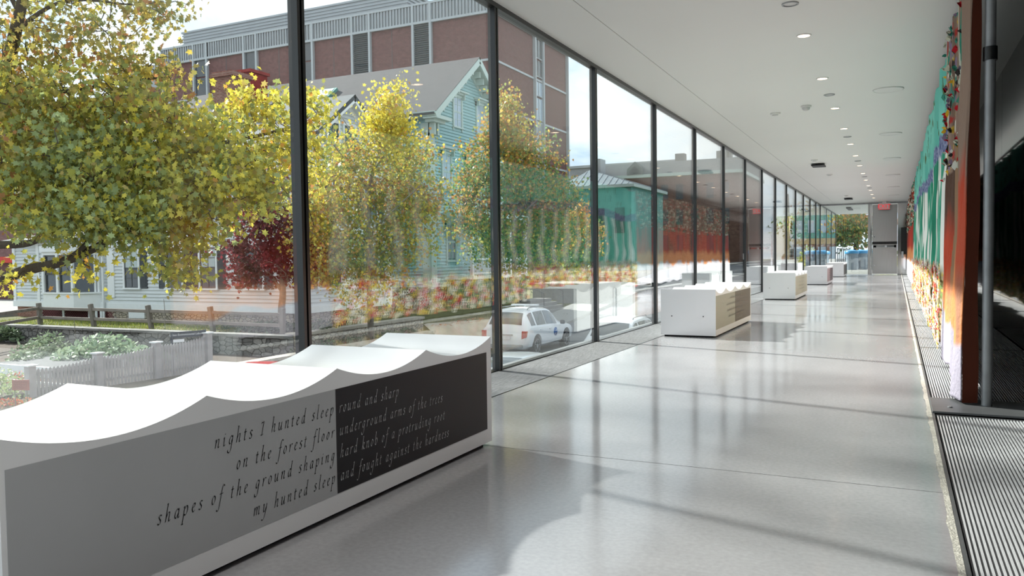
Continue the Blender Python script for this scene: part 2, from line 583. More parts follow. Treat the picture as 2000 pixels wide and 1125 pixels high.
bp = MB(); bp.box(0.172, WR - 0.002, 4.68, 5.12, 0.001, 0.013)
base_plate = thing('base_plate', 'flat grey steel plate lying across the floor grating under the tapestry pole', 'plate', (0.57, 4.9, 0))
bp.build('plate', M['plate'], base_plate, bevel=0.002)
for x in (0.26, 0.72):
    bl = MB(); bl.lathe([(0.012, 0.013), (0.012, 0.018), (0.007, 0.020)], (x, 4.82, 0), 10); bl.build('bolt', M['dull_steel'], base_plate)

# window wall on the left
GY = [3.13 - 2.155 * k for k in range(4, 0, -1)] + [3.13 + 2.155 * k for k in range(14)] + [Y1]
GY = sorted(g for g in GY if g > Y0 + 0.2)
edges = [Y0] + GY
for i, (a, b) in enumerate(zip(edges[:-1], edges[1:])):
    w = thing(f'window_{i+1}', None, None, (WX, a, 0), kind='structure')
    p = MB(); p.box(WX - 0.012, WX + 0.006, a + 0.004, b - 0.004, 0.0, CEIL - 0.02)
    p.build('glass', M['glass'], w)
    s = MB()
    s.box(WX - 0.035, WX + 0.025, b - 0.022, b - 0.002, -0.05, CEIL)
    s.box(WX - 0.035, WX + 0.025, b + 0.012, b + 0.032, -0.05, CEIL)
    s.build('mullion', M['black_metal'], w)
    s = MB(); s.box(WX - 0.035, WX + 0.012, b - 0.002, b + 0.012, -0.05, CEIL)
    s.build('mullion_groove', M['inner_metal'], w)
hd = MB(); hd.box(WX - 0.04, WX + 0.03, Y0, Y1, CEIL - 0.035, CEIL)
struct(hd.build('window_header', M['black_metal']))
sl = MB(); sl.box(WX - 0.05, WX + 0.012, Y0, Y1, -0.06, 0.006)
struct(sl.build('window_sill', M['black_metal']))
fs = MB(); fs.box(WX - 0.35, WX - 0.05, Y0, Y1 + 12, -0.6, -0.07)
struct(fs.build('floor_edge', M['grey_wall']))

# far end: glass panel, steel door, frame
YE = Y1
en = thing('wall_far', None, None, (-0.9, YE, 0), kind='structure')
q = MB(); q.box(WX, 1.1, YE, YE + 0.12, 2.66, CEIL); q.build('header', M['dull_steel'], en)
q = MB(); q.box(0.10, 1.1, YE, YE + 0.1, 0, 2.66); q.build('steel_panel', M['mirror'], en)
q = MB(); q.box(-0.99, -0.92, YE - 0.03, YE + 0.1, 0, 2.66); q.build('post', M['steel'], en)
q = MB(); q.box(0.02, 0.10, YE - 0.03, YE + 0.1, 0, 2.66); q.build('jamb', M['mirror'], en)
q = MB(); q.box(-0.915, -0.85, YE - 0.01, YE + 0.1, 0, 2.66); q.build('jamb', M['mirror'], en)
q = MB(); q.box(WX + 0.03, -0.995, YE + 0.03, YE + 0.045, 0.01, 2.655); q.build('glass', M['glass'], en)
dr = thing('door_1', None, None, (-0.84, YE, 0), kind='structure')
q = MB(); q.box(-0.84, 0.012, YE + 0.01, YE + 0.06, 0.03, 1.14); q.build('lower_panel', M['steel'], dr, bevel=0.006)
q = MB(); q.box(-0.84, 0.012, YE + 0.01, YE + 0.06, 1.24, 2.63); q.build('upper_panel', M['steel'], dr, bevel=0.006)
q = MB(); q.box(-0.84, 0.012, YE + 0.02, YE + 0.05, 1.13, 1.25); q.build('rail', M['black_metal'], dr)
q = MB(); q.box(-0.80, -0.03, YE - 0.07, YE - 0.03, 1.02, 1.10)
q.box(-0.80, -0.70, YE - 0.07, YE + 0.01, 1.0, 1.12); q.box(-0.10, -0.03, YE - 0.07, YE + 0.01, 1.0, 1.12)
q.build('push_bar', M['mirror'], dr, bevel=0.005)
q = MB(); q.box(-0.41, -0.34, YE - 0.075, YE - 0.071, 1.02, 1.09); q.build('sticker', M['paper'], dr)
for zz in (0.35, 1.42):
    q = MB(); q.tube([(-0.77, YE + 0.012, zz), (-0.77, YE - 0.02, zz)], 0.022, 12); q.build('lock', M['mirror'], dr)

ac = thing('access_panel', 'dark steel operator box with a small white plate beside the exit door', 'box', (0.2, YE, 0.7))
q = MB(); q.box(0.13, 0.32, YE - 0.06, YE - 0.005, 0.75, 1.75); q.build('housing', M['black_metal'], ac, bevel=0.01)
q = MB(); q.box(0.15, 0.22, YE - 0.08, YE - 0.06, 0.62, 0.86); q.build('plate', M['paper'], ac)

ex = thing('exit_sign', 'white EXIT sign with red letters hanging from ceiling before the steel door', 'sign', (-0.6, YE - 0.5, CEIL))
q = MB(); q.box(-0.62, -0.24, YE - 0.53, YE - 0.47, 2.42, 2.66); q.build('housing', M['exit_white'], ex, bevel=0.008)
q = MB(); q.box(-0.50, -0.36, YE - 0.52, YE - 0.48, 2.66, CEIL); q.build('canopy', M['exit_white'], ex)
q = MB(); q.box(-0.62, -0.24, YE - 0.533, YE - 0.528, 2.42, 2.435); q.build('red_edge', M['exit_red'], ex)
text_mesh('lettering', 'EXIT', 0.215, M['exit_red'], ex, (-0.43, YE - 0.5335, 2.465), (1, 0, 0), (0, 0, 1), depth=0.004)

# ------------------------------------------------------------------ ceiling fittings
YL = [-3.2, -1.3, 0.6, 2.5, 5.4, 7.32, 9.2, 11.15, 13.05, 14.96, 16.8, 18.75, 20.65, 22.6, 24.5, 26.4, 28.3, 30.2]
LX = -0.73
LAMP_W = 50.0
vis = [y for y in YL if y > 6]
for i, y in enumerate(YL):
    k = vis.index(y) if y in vis else -1
    names = ['nearest', 'second', 'third', 'fourth', 'fifth', 'sixth', 'seventh', 'eighth', 'ninth', 'tenth', 'eleventh', 'twelfth', 'thirteenth']
    if k < 0:
        j = YL.index(y)
        lab = f'lit recessed downlight in ceiling behind the viewer, {["furthest back","third back","second back","nearest back","overhead"][j]}'
    else:
        lab = f'small lit recessed ceiling downlight, {names[k]} of the lit row along the corridor'
    t = thing('ceiling_downlight', lab, 'ceiling light', (LX, y, CEIL), 'lit downlights down the corridor')
    r = MB(); r.lathe([(0.062, 0.0), (0.062, -0.006), (0.050, -0.007), (0.050, -0.001)], (LX, y, CEIL), 24); r.build('trim_ring', M['white_trim'], t)
    r = MB(); r.lathe([(0.049, -0.001), (0.049, -0.004)], (LX, y, CEIL), 24); r.build('lens', M['lamp'], t)
    ld = bpy.data.lights.new('downlight', 'SPOT'); ld.energy = LAMP_W; ld.spot_size = math.radians(80); ld.spot_blend = 1.0
    ld.shadow_soft_size = 0.06; ld.color = (1.0, 0.96, 0.91)
    lo = bpy.data.objects.new('downlight_bulb', ld); COL.objects.link(lo); lo.parent = t; lo.location = (0, 0, -0.03)
for i, y in enumerate((6.35, 10.18, 14.0, 17.8, 21.6, 25.4)):
    t = thing('unlit_downlight', f'unlit recessed ceiling downlight, {ords[i]} of the unlit ones from the viewer', 'ceiling light', (LX, y, CEIL), 'unlit downlights')
    r = MB(); r.lathe([(0.062, 0.0), (0.062, -0.008), (0.050, -0.009), (0.046, -0.001)], (LX, y, CEIL), 24); r.build('trim_ring', M['dull_steel'], t)
    r = MB(); r.lathe([(0.048, -0.001), (0.048, -0.003)], (LX, y, CEIL), 24); r.build('lens', M['lens_off'], t)
for i, y in enumerate((10.2, 14.0, 17.7, 21.5, 25.4, 29.2)):
    t = thing('ceiling_speaker', f'flat round white ceiling speaker cover beside the tapestry, {ords[i]} from the viewer', 'speaker', (-0.1, y, CEIL), 'round ceiling speakers')
    r = MB(); r.lathe([(0.165, 0), (0.165, -0.010), (0.155, -0.013), (0.148, -0.008)], (-0.1, y, CEIL), 36); r.build('rim', M['white_trim'], t)
    r = MB(); r.lathe([(0.147, -0.001), (0.147, -0.0075)], (-0.1, y, CEIL), 36); r.build('grille', M['lens_off'], t)
for i, (x, y) in enumerate(((-1.05, 10.8), (-1.47, 11.15), (-1.5, 17.1), (-1.46, 20.5), (-1.5, 28.3))):
    lab = ['white dome smoke detector nearer the lit downlights', 'flat white round smoke detector nearest the window side of ceiling', 'small round detector just before the nearer black ceiling box',
           'small round detector just beyond the nearer black ceiling box', 'small round detector just before the farther black ceiling box'][i]
    t = thing('smoke_detector', lab, 'smoke detector', (x, y, CEIL), 'round ceiling detectors')
    r = MB(); r.lathe([(0.066, 0), (0.066, -0.012), (0.058, -0.022)], (x, y, CEIL), 24); r.build('base', M['white_trim'], t)
    r = MB()
    if i == 0:
        r.lathe([(0.05, -0.022), (0.045, -0.045), (0.03, -0.058), (0.012, -0.063)], (x, y, CEIL), 24)
    else:
        r.lathe([(0.042, -0.022), (0.036, -0.034), (0.010, -0.038)], (x, y, CEIL), 24)
    r.build('sensor', M['lens_off'], t, smooth=True)
for i, (x, y) in enumerate(((-1.5, 18.0), (-1.51, 29.8))):
    t = thing('ceiling_camera', ['nearer flat black box under the corridor ceiling', 'farther flat black box under ceiling by the end glazing'][i], 'ceiling box', (x, y, CEIL), 'black ceiling boxes')
    r = MB(); r.box(x - 0.13, x + 0.13, y - 0.22, y + 0.22, CEIL - 0.05, CEIL - 0.02); r.build('housing', M['black'], t, bevel=0.008)
    r = MB(); r.box(x - 0.05, x + 0.05, y - 0.05, y + 0.05, CEIL - 0.02, CEIL); r.build('bracket', M['black'], t)

# ------------------------------------------------------------------ pen lettering
GLYPH = {
    'n': (.80, [[(0, .85), (.13, 1), (.13, .85), (.04, 0)], [(.07, .45), (.3, .9), (.49, 1), (.55, .85), (.46, .15), (.54, 0), (.70, .15)]]),
    'i': (.42, [[(0, .82), (.14, 1), (.07, .15), (.14, 0), (.30, .15)], [(.20, 1.42), (.26, 1.36)]]),
    'u': (.80, [[(0, .85), (.13, 1), (.07, .2), (.17, 0), (.34, .15), (.52, .6)], [(.60, 1), (.50, .15), (.57, 0), (.73, .15)]]),
    'e': (.56, [[(.06, .5), (.34, .62), (.45, .84), (.32, 1), (.12, .75), (.05, .3), (.2, 0), (.46, .2)]]),
    'd': (.78, [[(.52, .85), (.36, 1), (.12, .72), (.05, .25), (.17, 0), (.34, .15), (.52, .6)], [(.55, 1.88), (.70, 1.95), (.62, 1.5), (.48, .15), (.55, 0), (.71, .15)]]),
    'a': (.76, [[(.52, .88), (.36, 1), (.12, .72), (.05, .25), (.17, 0), (.34, .15), (.52, .6)], [(.60, 1), (.49, .15), (.56, 0), (.72, .15)]]),
    'l': (.38, [[(.12, 1.88), (.27, 1.95), (.2, 1.4), (.09, .15), (.16, 0), (.31, .15)]]),
    'p': (.74, [[(0, .85), (.14, 1), (.10, .5), (-.08, -.95)], [(.07, .5), (.3, .92), (.48, 1), (.58, .75), (.5, .25), (.3, 0), (.05, .14)], [(-.22, -.95), (.08, -.95)]]),
    'o': (.66, [[(.3, 1), (.1, .68), (.06, .22), (.22, 0), (.46, .32), (.5, .8), (.3, 1)]]),
    'f': (.52, [[(.78, 1.78), (.62, 1.95), (.43, 1.65), (.2, .2), (.02, -.78), (-.2, -.98), (-.34, -.82)], [(.04, .95), (.58, .98)]]),
    'r': (.56, [[(0, .85), (.13, 1), (.12, .8), (.04, 0)], [(.1, .5), (.3, .92), (.48, 1), (.55, .9)]]),
    'm': (1.18, [[(0, .85), (.13, 1), (.13, .85), (.04, 0)], [(.07, .45), (.28, .9), (.44, 1), (.5, .85), (.42, 0)], [(.46, .45), (.67, .9), (.84, 1), (.9, .85), (.82, .15), (.9, 0), (1.06, .15)]]),
    'y': (.74, [[(0, .85), (.13, 1), (.09, .25), (.19, 0), (.36, .18), (.52, .6)], [(.62, 1), (.46, 0), (.22, -.72), (-.05, -.98), (-.22, -.85)]]),
    'k': (.70, [[(.12, 1.88), (.27, 1.95), (.2, 1.4), (.04, 0)], [(.1, .5), (.34, .95), (.5, .92), (.45, .65), (.15, .5)], [(.2, .52), (.4, .1), (.55, 0), (.68, .12)]]),
    'b': (.68, [[(.12, 1.88), (.26, 1.95), (.18, 1.4), (.06, .3), (.16, 0), (.40, .1), (.55, .6), (.45, .95), (.3, .95), (.1, .6)]]),
    'g': (.74, [[(.52, .86), (.36, 1), (.12, .72), (.05, .28), (.18, .04), (.35, .2), (.52, .62)], [(.60, 1), (.48, .1), (.34, -.68), (.1, -1), (-.13, -.86), (-.12, -.62)]]),
    'h': (.78, [[(.12, 1.88), (.27, 1.95), (.2, 1.4), (.04, 0)], [(.1, .45), (.31, .9), (.49, 1), (.55, .82), (.46, .15), (.54, 0), (.70, .15)]]),
    't': (.46, [[(.22, 1.38), (.08, .2), (.15, 0), (.33, .15)], [(-.03, 1), (.40, 1.02)]]),
    's': (.52, [[(.45, .88), (.3, 1), (.12, .84), (.2, .6), (.37, .35), (.3, .06), (.1, 0), (-.02, .13)]]),
    'I': (.62, [[(.05, 1.45), (.16, 1.62), (.34, 1.55), (.5, 1.66), (.38, .9), (.26, .05)], [(.04, .04), (.26, .0), (.5, .1)]]),
    ' ': (.44, []),
}


def spline(pts, k=6):
    if len(pts) < 3:
        return pts
    out = []
    for i in range(len(pts) - 1):
        p0, p1, p2, p3 = pts[max(i - 1, 0)], pts[i], pts[i + 1], pts[min(i + 2, len(pts) - 1)]
        for j in range(k):
            t = j / k
            out.append(tuple(0.5 * (2 * b + (c - a) * t + (2 * a - 5 * b + 4 * c - d) * t * t + (3 * b - a - 3 * c + d) * t ** 3) for a, b, c, d in zip(p0, p1, p2, p3)))
    out.append(pts[-1])
    return out


def pen_line(mb, body, end, base, size, width_wanted, align, plane_x):
    """one line of chancery italic written on an upright x = const face, reading along +y"""
    total = sum(GLYPH[c][0] for c in body)
    track = (width_wanted / size - total) / max(len(body) - 1, 1)
    pos = -(width_wanted / size) if align == 'right' else 0.0
    for c in body:
        adv, strokes = GLYPH[c]
        for st in strokes:
            pp = spline(st)
            for ang, wd in ((math.radians(40), 0.15), (math.radians(130), 0.05)):
                nx, ny = math.cos(ang) * wd / 2, math.sin(ang) * wd / 2
                for (ax, ay), (bx, by) in zip(pp[:-1], pp[1:]):
                    Q = []
                    for u, v in ((ax - nx, ay - ny), (ax + nx, ay + ny), (bx + nx, by + ny), (bx - nx, by - ny)):
                        uu = u + 0.13 * v
                        Q.append((plane_x, end + (pos + uu) * size, base + v * size))
                    mb.quad(*Q)
        pos += adv + track


def scribble(mb, rows, y0, y1, plane_x, size, seed):
    """rows of writing too small to read in the photograph"""
    r = random.Random(seed)
    for z, frac in rows:
        y = y1 - (y1 - y0) * frac if frac > 0 else y0
        stop = y1 if frac > 0 else y0 + (y1 - y0) * (-frac)
        while y < stop:
            for _ in range(r.randint(2, 6)):
                if y > stop:
                    break
                h = size * (1.6 if r.random() < 0.3 else 0.9)
                mb.quad((plane_x, y, z), (plane_x, y + size * .16, z), (plane_x, y + size * .3, z + h), (plane_x, y + size * .14, z + h))
                mb.quad((plane_x, y + size * .2, z + size * .7), (plane_x, y + size * .55, z + size * .8), (plane_x, y + size * .5, z + size * .05), (plane_x, y + size * .38, z))
                y += size * 0.75
            y += size * 0.6


# ------------------------------------------------------------------ benches
BX0, BX1 = -2.215, -1.65


def bench(y0, y1, label, left_col, right_col, ink_l, ink_r, text=None, seed=1, bare=False):
    t = thing('scalloped_bench', label, 'bench', ((BX0 + BX1) / 2, y0, 0), 'white scalloped benches along the windows')
    n_s, dep, top = 4, 0.05, 0.492
    prof = [(y0, 0.018), (y0, top)]
    L = (y1 - y0) / n_s
    for s in range(n_s):
        for k in range(1, 21):
            u = k / 20
            prof.append((y0 + (s + u) * L, top - dep * (1 - (2 * u - 1) ** 2)))
    prof.append((y1, 0.018))
    b = MB(); b.prism(prof, 'x', BX0, BX1)
    b.build('body', M['white'], t, smooth=True, angle=12)
    b = MB(); b.box(BX0 + 0.03, BX1 - 0.03, y0 + 0.03, y1 - 0.03, 0, 0.018); b.build('plinth', M['pit'], t)
    for x in (BX0 + 0.115, BX1 - 0.125):
        s = MB(); s.tube([(x, y0 + 0.001, 0.215), (x, y0 - 0.003, 0.215)], 0.006, 10); s.build('screw', M['black'], t)
    ym = y0 + (y1 - y0) * 0.494
    px = BX1 + 0.0012
    zl, zh = 0.080, 0.425
    if not bare:
        q = MB(); q.box(BX1 - 0.001, px, y0 + 0.012, ym, zl, zh); q.build('left_panel', left_col, t)['label'] = 'pale text panel on the left half'
        q = MB(); q.box(BX1 - 0.001, px, ym, y1 - 0.045, zl, zh); q.build('right_panel', right_col, t)['label'] = 'dark text panel on the right half'
        if text:
            for (body_, w, z) in text[0]:
                a = MB(); pen_line(a, body_, ym - 0.012, z, 0.0225, w, 'right', px + 0.0008); a.build('lettering_line', ink_l, t, fix=False)
            for (body_, w, z) in text[1]:
                a = MB(); pen_line(a, body_, ym + 0.018, z, 0.0225, w, 'left', px + 0.0008); a.build('lettering_line', ink_r, t, fix=False)
        else:
            zs = [0.36, 0.295, 0.23, 0.165, 0.105]
            for k, row in enumerate([(zs[0], .28), (zs[1], .46), (zs[2], .44), (zs[3], .35)]):
                a = MB(); scribble(a, [row], y0 + 0.05, ym - 0.03, px + 0.0008, 0.022, seed + k); a.build('lettering_line', ink_l, t, fix=False)
            for k, row in enumerate([(zs[0], -.42), (zs[1], -.36), (zs[2], -.33), (zs[3], -.5), (zs[4], -.45)]):
                a = MB(); scribble(a, [row], ym + 0.04, y1 - 0.1, px + 0.0008, 0.022, seed + 9 + k); a.build('lettering_line', ink_r, t, fix=False)
    return t


ink_dark = mat('dark_lettering', '1c1d20', rough=0.6)
ink_pale = mat('pale_lettering', 'd6d7d8', rough=0.6)
P_ = lambda nm, c: mat(nm, c, rough=0.5, spec=0.35, vary=0.02)
poem = ([('nights I hunted sleep', .50, .345), ('on the forest floor', .425, .270), ('shapes of the ground shaping', .69, .196), ('my hunted sleep', .365, .120)],
        [('round and sharp', .345, .345), ('underground arms of the trees', .655, .270), ('hard knob of a protruding root', .67, .196), ('and fought against the hardness', .70, .120)])
bench(0.985, 3.172, 'white scalloped bench with grey and black panels of readable poem lines', P_('grey_panel', 'b4b6b8'), P_('black_panel', '202126'), ink_dark, ink_pale, poem)
bench(8.12, 10.28, 'white scalloped bench with tan and dark brown text panels', P_('tan_panel', 'b9b7a8'), P_('taupe_panel', '6b6259'), P_('tan_ink', '8e8c82'), P_('taupe_ink', '8f877d'), None, 3)
bench(15.16, 17.25, 'white scalloped bench with plain cream coloured side panel', P_('cream_panel', 'c9c4b0'), P_('cream_panel_far', 'c4bfab'), P_('cream_ink', 'bdb8a6'), P_('cream_ink_far', 'b5b09c'), None, 7)
bench(22.45, 24.5, 'white scalloped bench with pinkish and dark red side panels', P_('pink_panel', 'b9a0a0'), P_('maroon_panel', '4b3338'), P_('pink_ink', '8e7878'), P_('maroon_ink', '79636a'), None, 9)
bench(29.65, 31.7, 'white scalloped bench with charcoal panel beside the blue lidded bins and end glazing', P_('ash_panel', '8b8a8a'), P_('charcoal_panel', '2c2b30'), P_('ash_ink', '55555a'), P_('charcoal_ink', '77777b'), None, 12)

# ------------------------------------------------------------------ the tapestry on its poles
TX = 0.345


def vnoise(y, z, fy, fz, seed):
    """smooth value noise on the cloth"""
    r = np.random.default_rng(seed)
    G = r.random((96, 96))
    a, b = np.asarray(y) * fy, np.asarray(z) * fz
    i, j = np.floor(a).astype(int), np.floor(b).astype(int)
    u, v = a - i, b - j
    u, v = u * u * (3 - 2 * u), v * v * (3 - 2 * v)
    g = lambda p, q: G[p % 96, q % 96]
    return (g(i, j) * (1 - u) + g(i + 1, j) * u) * (1 - v) + (g(i, j + 1) * (1 - u) + g(i + 1, j + 1) * u) * v


def fold_x(y, z):
    """how far the hanging cloth bulges towards the corridor"""
    f = 0.010 * np.sin(y * 5.1 + 0.6 * np.sin(z * 1.7)) + 0.010 * np.sin(y * 12.3 + 1.3 * np.sin(z * 2.3 + 1)) + 0.016 * (vnoise(y, z, 2.2, 1.5, 5) - 0.5)
    f += 0.02 * (vnoise(y, z, 9, 2.4, 8) - 0.5)
    return TX - f - 0.05 * (1 - np.clip(z / 2.3, 0, 1)) ** 2 * (0.4 + 0.6 * vnoise(y, z * 0, 1.7, 1, 9))


def cloth(name, y0, y1, ny, nz, bottom, top, color, mtl, parent):
    ys = np.linspace(y0, y1, ny)
    zb, zt = bottom(ys), top(ys)
    t = np.linspace(0, 1, nz)
    Y = np.repeat(ys[:, None], nz, 1)
    Z = zb[:, None] + (zt - zb)[:, None] * t[None, :]
    X = fold_x(Y, Z)
    c = color(Y, Z)
    o0 = ORIGIN[parent.name]
    V = np.stack([X, Y, Z], -1).reshape(-1, 3) - np.array(o0)
    idx = np.arange(ny * nz).reshape(ny, nz)
    F = np.stack([idx[:-1, :-1], idx[:-1, 1:], idx[1:, 1:], idx[1:, :-1]], -1).reshape(-1, 4)
    me = bpy.data.meshes.new(name)
    me.vertices.add(len(V)); me.vertices.foreach_set('co', V.astype(np.float32).ravel())
    me.loops.add(F.size); me.loops.foreach_set('vertex_index', F.astype(np.int32).ravel())
    me.polygons.add(len(F)); me.polygons.foreach_set('loop_start', np.arange(0, F.size, 4, dtype=np.int32)); me.polygons.foreach_set('loop_total', np.full(len(F), 4, np.int32))
    me.update(calc_edges=True)
    me.polygons.foreach_set('use_smooth', [True] * len(F))
    ca = me.color_attributes.new('Col', 'FLOAT_COLOR', 'POINT')
    arr = np.ones((len(V), 4), np.float32); arr[:, :3] = c.reshape(-1, 3)
    ca.data.foreach_set('color', arr.ravel())
    me.materials.append(mtl)
    o = bpy.data.objects.new(name, me); COL.objects.link(o); o.parent = parent; ORIGIN[o.name] = o0
    sol = o.modifiers.new('thickness', 'SOLIDIFY'); sol.thickness = 0.006
    return o


L_ = lambda h: np.array(lin(h))


def mixc(a, b, t):
    return a * (1 - t[..., None]) + b * t[..., None]


def step(x, e, w):
    return np.clip((x - e) / w + 0.5, 0, 1)


def col_middle(Y, Z):
    c = np.broadcast_to(L_('86dccd'), Y.shape + (3,)).copy()
    c = mixc(c, L_('66c4b6'), np.clip((vnoise(Y, Z, 3, 2.2, 21) - 0.45) * 2.2, 0, 1))
    # olive leaf marks on the turquoise field
    r = np.random.default_rng(33)
    for _ in range(150):
        cy, cz = r.uniform(7.15, 18.6), r.uniform(1.85, 2.36)
        h, w, sk = r.uniform(.035, .10), r.uniform(.012, .035), r.uniform(-.35, .35)
        sel = (np.abs(Y - cy) < .12) & (np.abs(Z - cz) < .15)
        dy, dz = (Y - cy - sk * (Z - cz)) / w, (Z - cz) / h
        m = np.clip((1 - np.abs(dy) - dz ** 2) * 4, 0, 1) * sel
        c = mixc(c, L_('5c6b3c') if r.random() < .7 else L_('3d6f60'), m)
    # slate blue dotted band
    mid = 1.70 + 0.06 * np.sin(Y * 0.9 + 1) + 0.03 * np.sin(Y * 3.1) + 0.008 * (Y - 7)
    wd = 0.085 + 0.05 * (vnoise(Y, Z * 0, 1.3, 1, 4) - 0.5) + 0.06 * (vnoise(Y, Z, 24, 5, 14) - 0.5)
    band = step(-np.abs(Z - mid), -wd, 0.03)
    bc = mixc(np.broadcast_to(L_('7983ad'), c.shape), L_('a9b2cf'), (vnoise(Y, Z, 45, 45, 23) > 0.62) * 1.0)
    bc = mixc(bc, L_('4e5784'), (vnoise(Y, Z, 38, 38, 27) > 0.70) * 1.0)
    c = c * (1 - band[..., None]) + bc * band[..., None]
    # hanging stripes
    below = step(-Z, -(mid - wd + 0.01), 0.02)
    ph = (Y + 0.07 * np.sin(Z * 5.2 + Y * 0.7) + 0.03 * np.sin(Z * 13 + Y)) / 0.58
    fr = ph - np.floor(ph)
    idn = np.floor(ph)
    wide = 0.40 + 0.12 * np.sin(idn * 2.7)
    wht = step(-np.abs(fr - 0.5), -(wide / 2) * (0.75 + 0.5 * np.clip((1.6 - Z), 0, 1)), 0.05)
    green = mixc(np.broadcast_to(L_('2c9779'), c.shape), L_('5fb49a'), (np.sin(idn * 5.3 + np.floor(fr * 7)) > 0.45) * 1.0)
    green = mixc(green, L_('1f7a60'), np.clip((vnoise(Y, Z, 14, 2, 3) - .55) * 3, 0, 1))
    sc = mixc(green, L_('f5f8f3'), wht)
    sc = mixc(sc, L_('2b8e73'), ((vnoise(Y, Z, 11, 1.6, 41) > 0.80) & (Z < 1.5)) * 0.8)
    c = c * (1 - below[..., None]) + sc * below[..., None]
    # confetti ground
    low = step(-Z, -(0.70 + 0.10 * (vnoise(Y, Z * 0, 5, 1, 6) - .5)), 0.08)
    gc = mixc(np.broadcast_to(L_('77754f'), c.shape), L_('b9ad86'), np.clip((vnoise(Y, Z, 9, 9, 9) - .5) * 4, 0, 1))
    pal = ['e0473f', 'f2d352', 'f3efe4', 'ef9ab0', '5c8a4c', 'f4b64a', 'e9e2c8']
    for k, h in enumerate(pal):
        gc = mixc(gc, L_(h), (vnoise(Y, Z, 26, 30, 60 + k) > 0.87) * 0.9)
    return c * (1 - low[..., None]) + gc * low[..., None]


def col_far(Y, Z):
    c = np.broadcast_to(L_('83685a'), Y.shape + (3,)).copy()
    c = mixc(c, L_('5d463c'), np.clip((vnoise(Y, Z, 9, 2, 71) - .5) * 3, 0, 1))
    for k, h in enumerate(('d6cdb8', '4c7f6a', 'b0473a', 'cfc6b4')):
        c = mixc(c, L_(h), (vnoise(Y, Z, 14, 12, 73 + k) > 0.83) * 1.0)
    red = step(-Z, -(1.62 + 0.16 * (vnoise(Y, Z * 0, 3, 1, 80) - .5)), 0.12)
    rc = mixc(np.broadcast_to(L_('bd3b2b'), c.shape), L_('7d4a3d'), np.clip((vnoise(Y, Z, 9, 1.2, 81) - .5) * 3.5, 0, 1))
    rc = mixc(rc, L_('d8543a'), np.clip((vnoise(Y, Z, 5, 1.2, 82) - .6) * 3, 0, 1))
    c = c * (1 - red[..., None]) + rc * red[..., None]
    org = step(-Z, -(0.92 + 0.14 * (vnoise(Y, Z * 0, 5, 1, 83) - .5)), 0.14)
    c = mixc(c, L_('e99a63'), org)
    gry = step(-Z, -(0.60 + 0.22 * (vnoise(Y, Z * 0, 3.2, 1, 84) - .5)), 0.05)
    return mixc(c, L_('d5d3dc'), gry)


def col_near(Y, Z):
    c = np.broadcast_to(L_('9c8475'), Y.shape + (3,)).copy()                       # taupe
    c = mixc(c, L_('7c6658'), np.clip((vnoise(Y, Z, 12, 1.5, 90) - .5) * 3, 0, 1))
    c = mixc(c, L_('2f8b74'), ((np.abs(Y - 5.55 - 0.05 * np.sin(Z * 4)) < 0.10) & (Z > 1.62)) * 1.0)
    c = mixc(c, L_('cfd3c4'), ((np.abs(Y - 5.72 - 0.05 * np.sin(Z * 6)) < 0.04) & (Z > 1.6)) * 0.9)
    edge = (Y > 6.72 + 0.12 * (vnoise(Y * 0, Z, 1, 6, 95) - .5)) & (Z > 1.35)
    c = mixc(c, L_('aeb79d'), edge * 1.0)
    for k, h in enumerate(('e8e4d6', 'd8b13c', 'b23a34', '3b8a78', '37302d', '8a7a9a')):
        m = (vnoise(Y, Z, 13, 16, 96 + k) > 0.76) & (((Y > 6.5) & (Z > 1.3)) | ((np.abs(Y - 6.25) < 0.16) & (Z > 1.4)))
        c = mixc(c, L_(h), m * 1.0)
    dark = (Z < 1.45 + 0.25 * (vnoise(Y, Z * 0, 4, 1, 110) - .5)) & (Y > 5.95)
    c = mixc(c, L_('5d4438'), dark * 1.0)
    tan = (np.abs(Y - 5.78 - 0.06 * np.sin(Z * 3)) < 0.24) & (Z < 1.55)
    c = mixc(c, L_('95765a'), tan * 1.0)
    rd = step(-Z, -(1.18 + 0.5 * (vnoise(Y, Z * 0, 3.5, 1, 112) - .5)), 0.25) * (vnoise(Y, Z, 5, 1.0, 113) > .36)
    c = mixc(c, L_('c2492f'), np.clip(rd, 0, 1) * (~tan))
    rgt = (Y < 5.42) & (Z < 1.25)
    c = mixc(c, L_('c0563c'), rgt * np.clip((vnoise(Y, Z, 6, 1.4, 114) - .3) * 4, 0, 1))
    org = step(-Z, -(0.72 + 0.25 * (vnoise(Y, Z * 0, 3, 1, 115) - .5)), 0.2)
    oc = mixc(np.broadcast_to(L_('df8f5b'), c.shape), L_('a2745c'), np.clip((vnoise(Y, Z, 8, 1.6, 116) - .5) * 3, 0, 1))
    c = c * (1 - org[..., None]) + oc * org[..., None]
    gry = step(-Z, -(0.44 + 0.30 * (vnoise(Y, Z * 0, 2.6, 1, 117) - .5)), 0.03)
    return mixc(c, L_('aaa4b3'), gry)


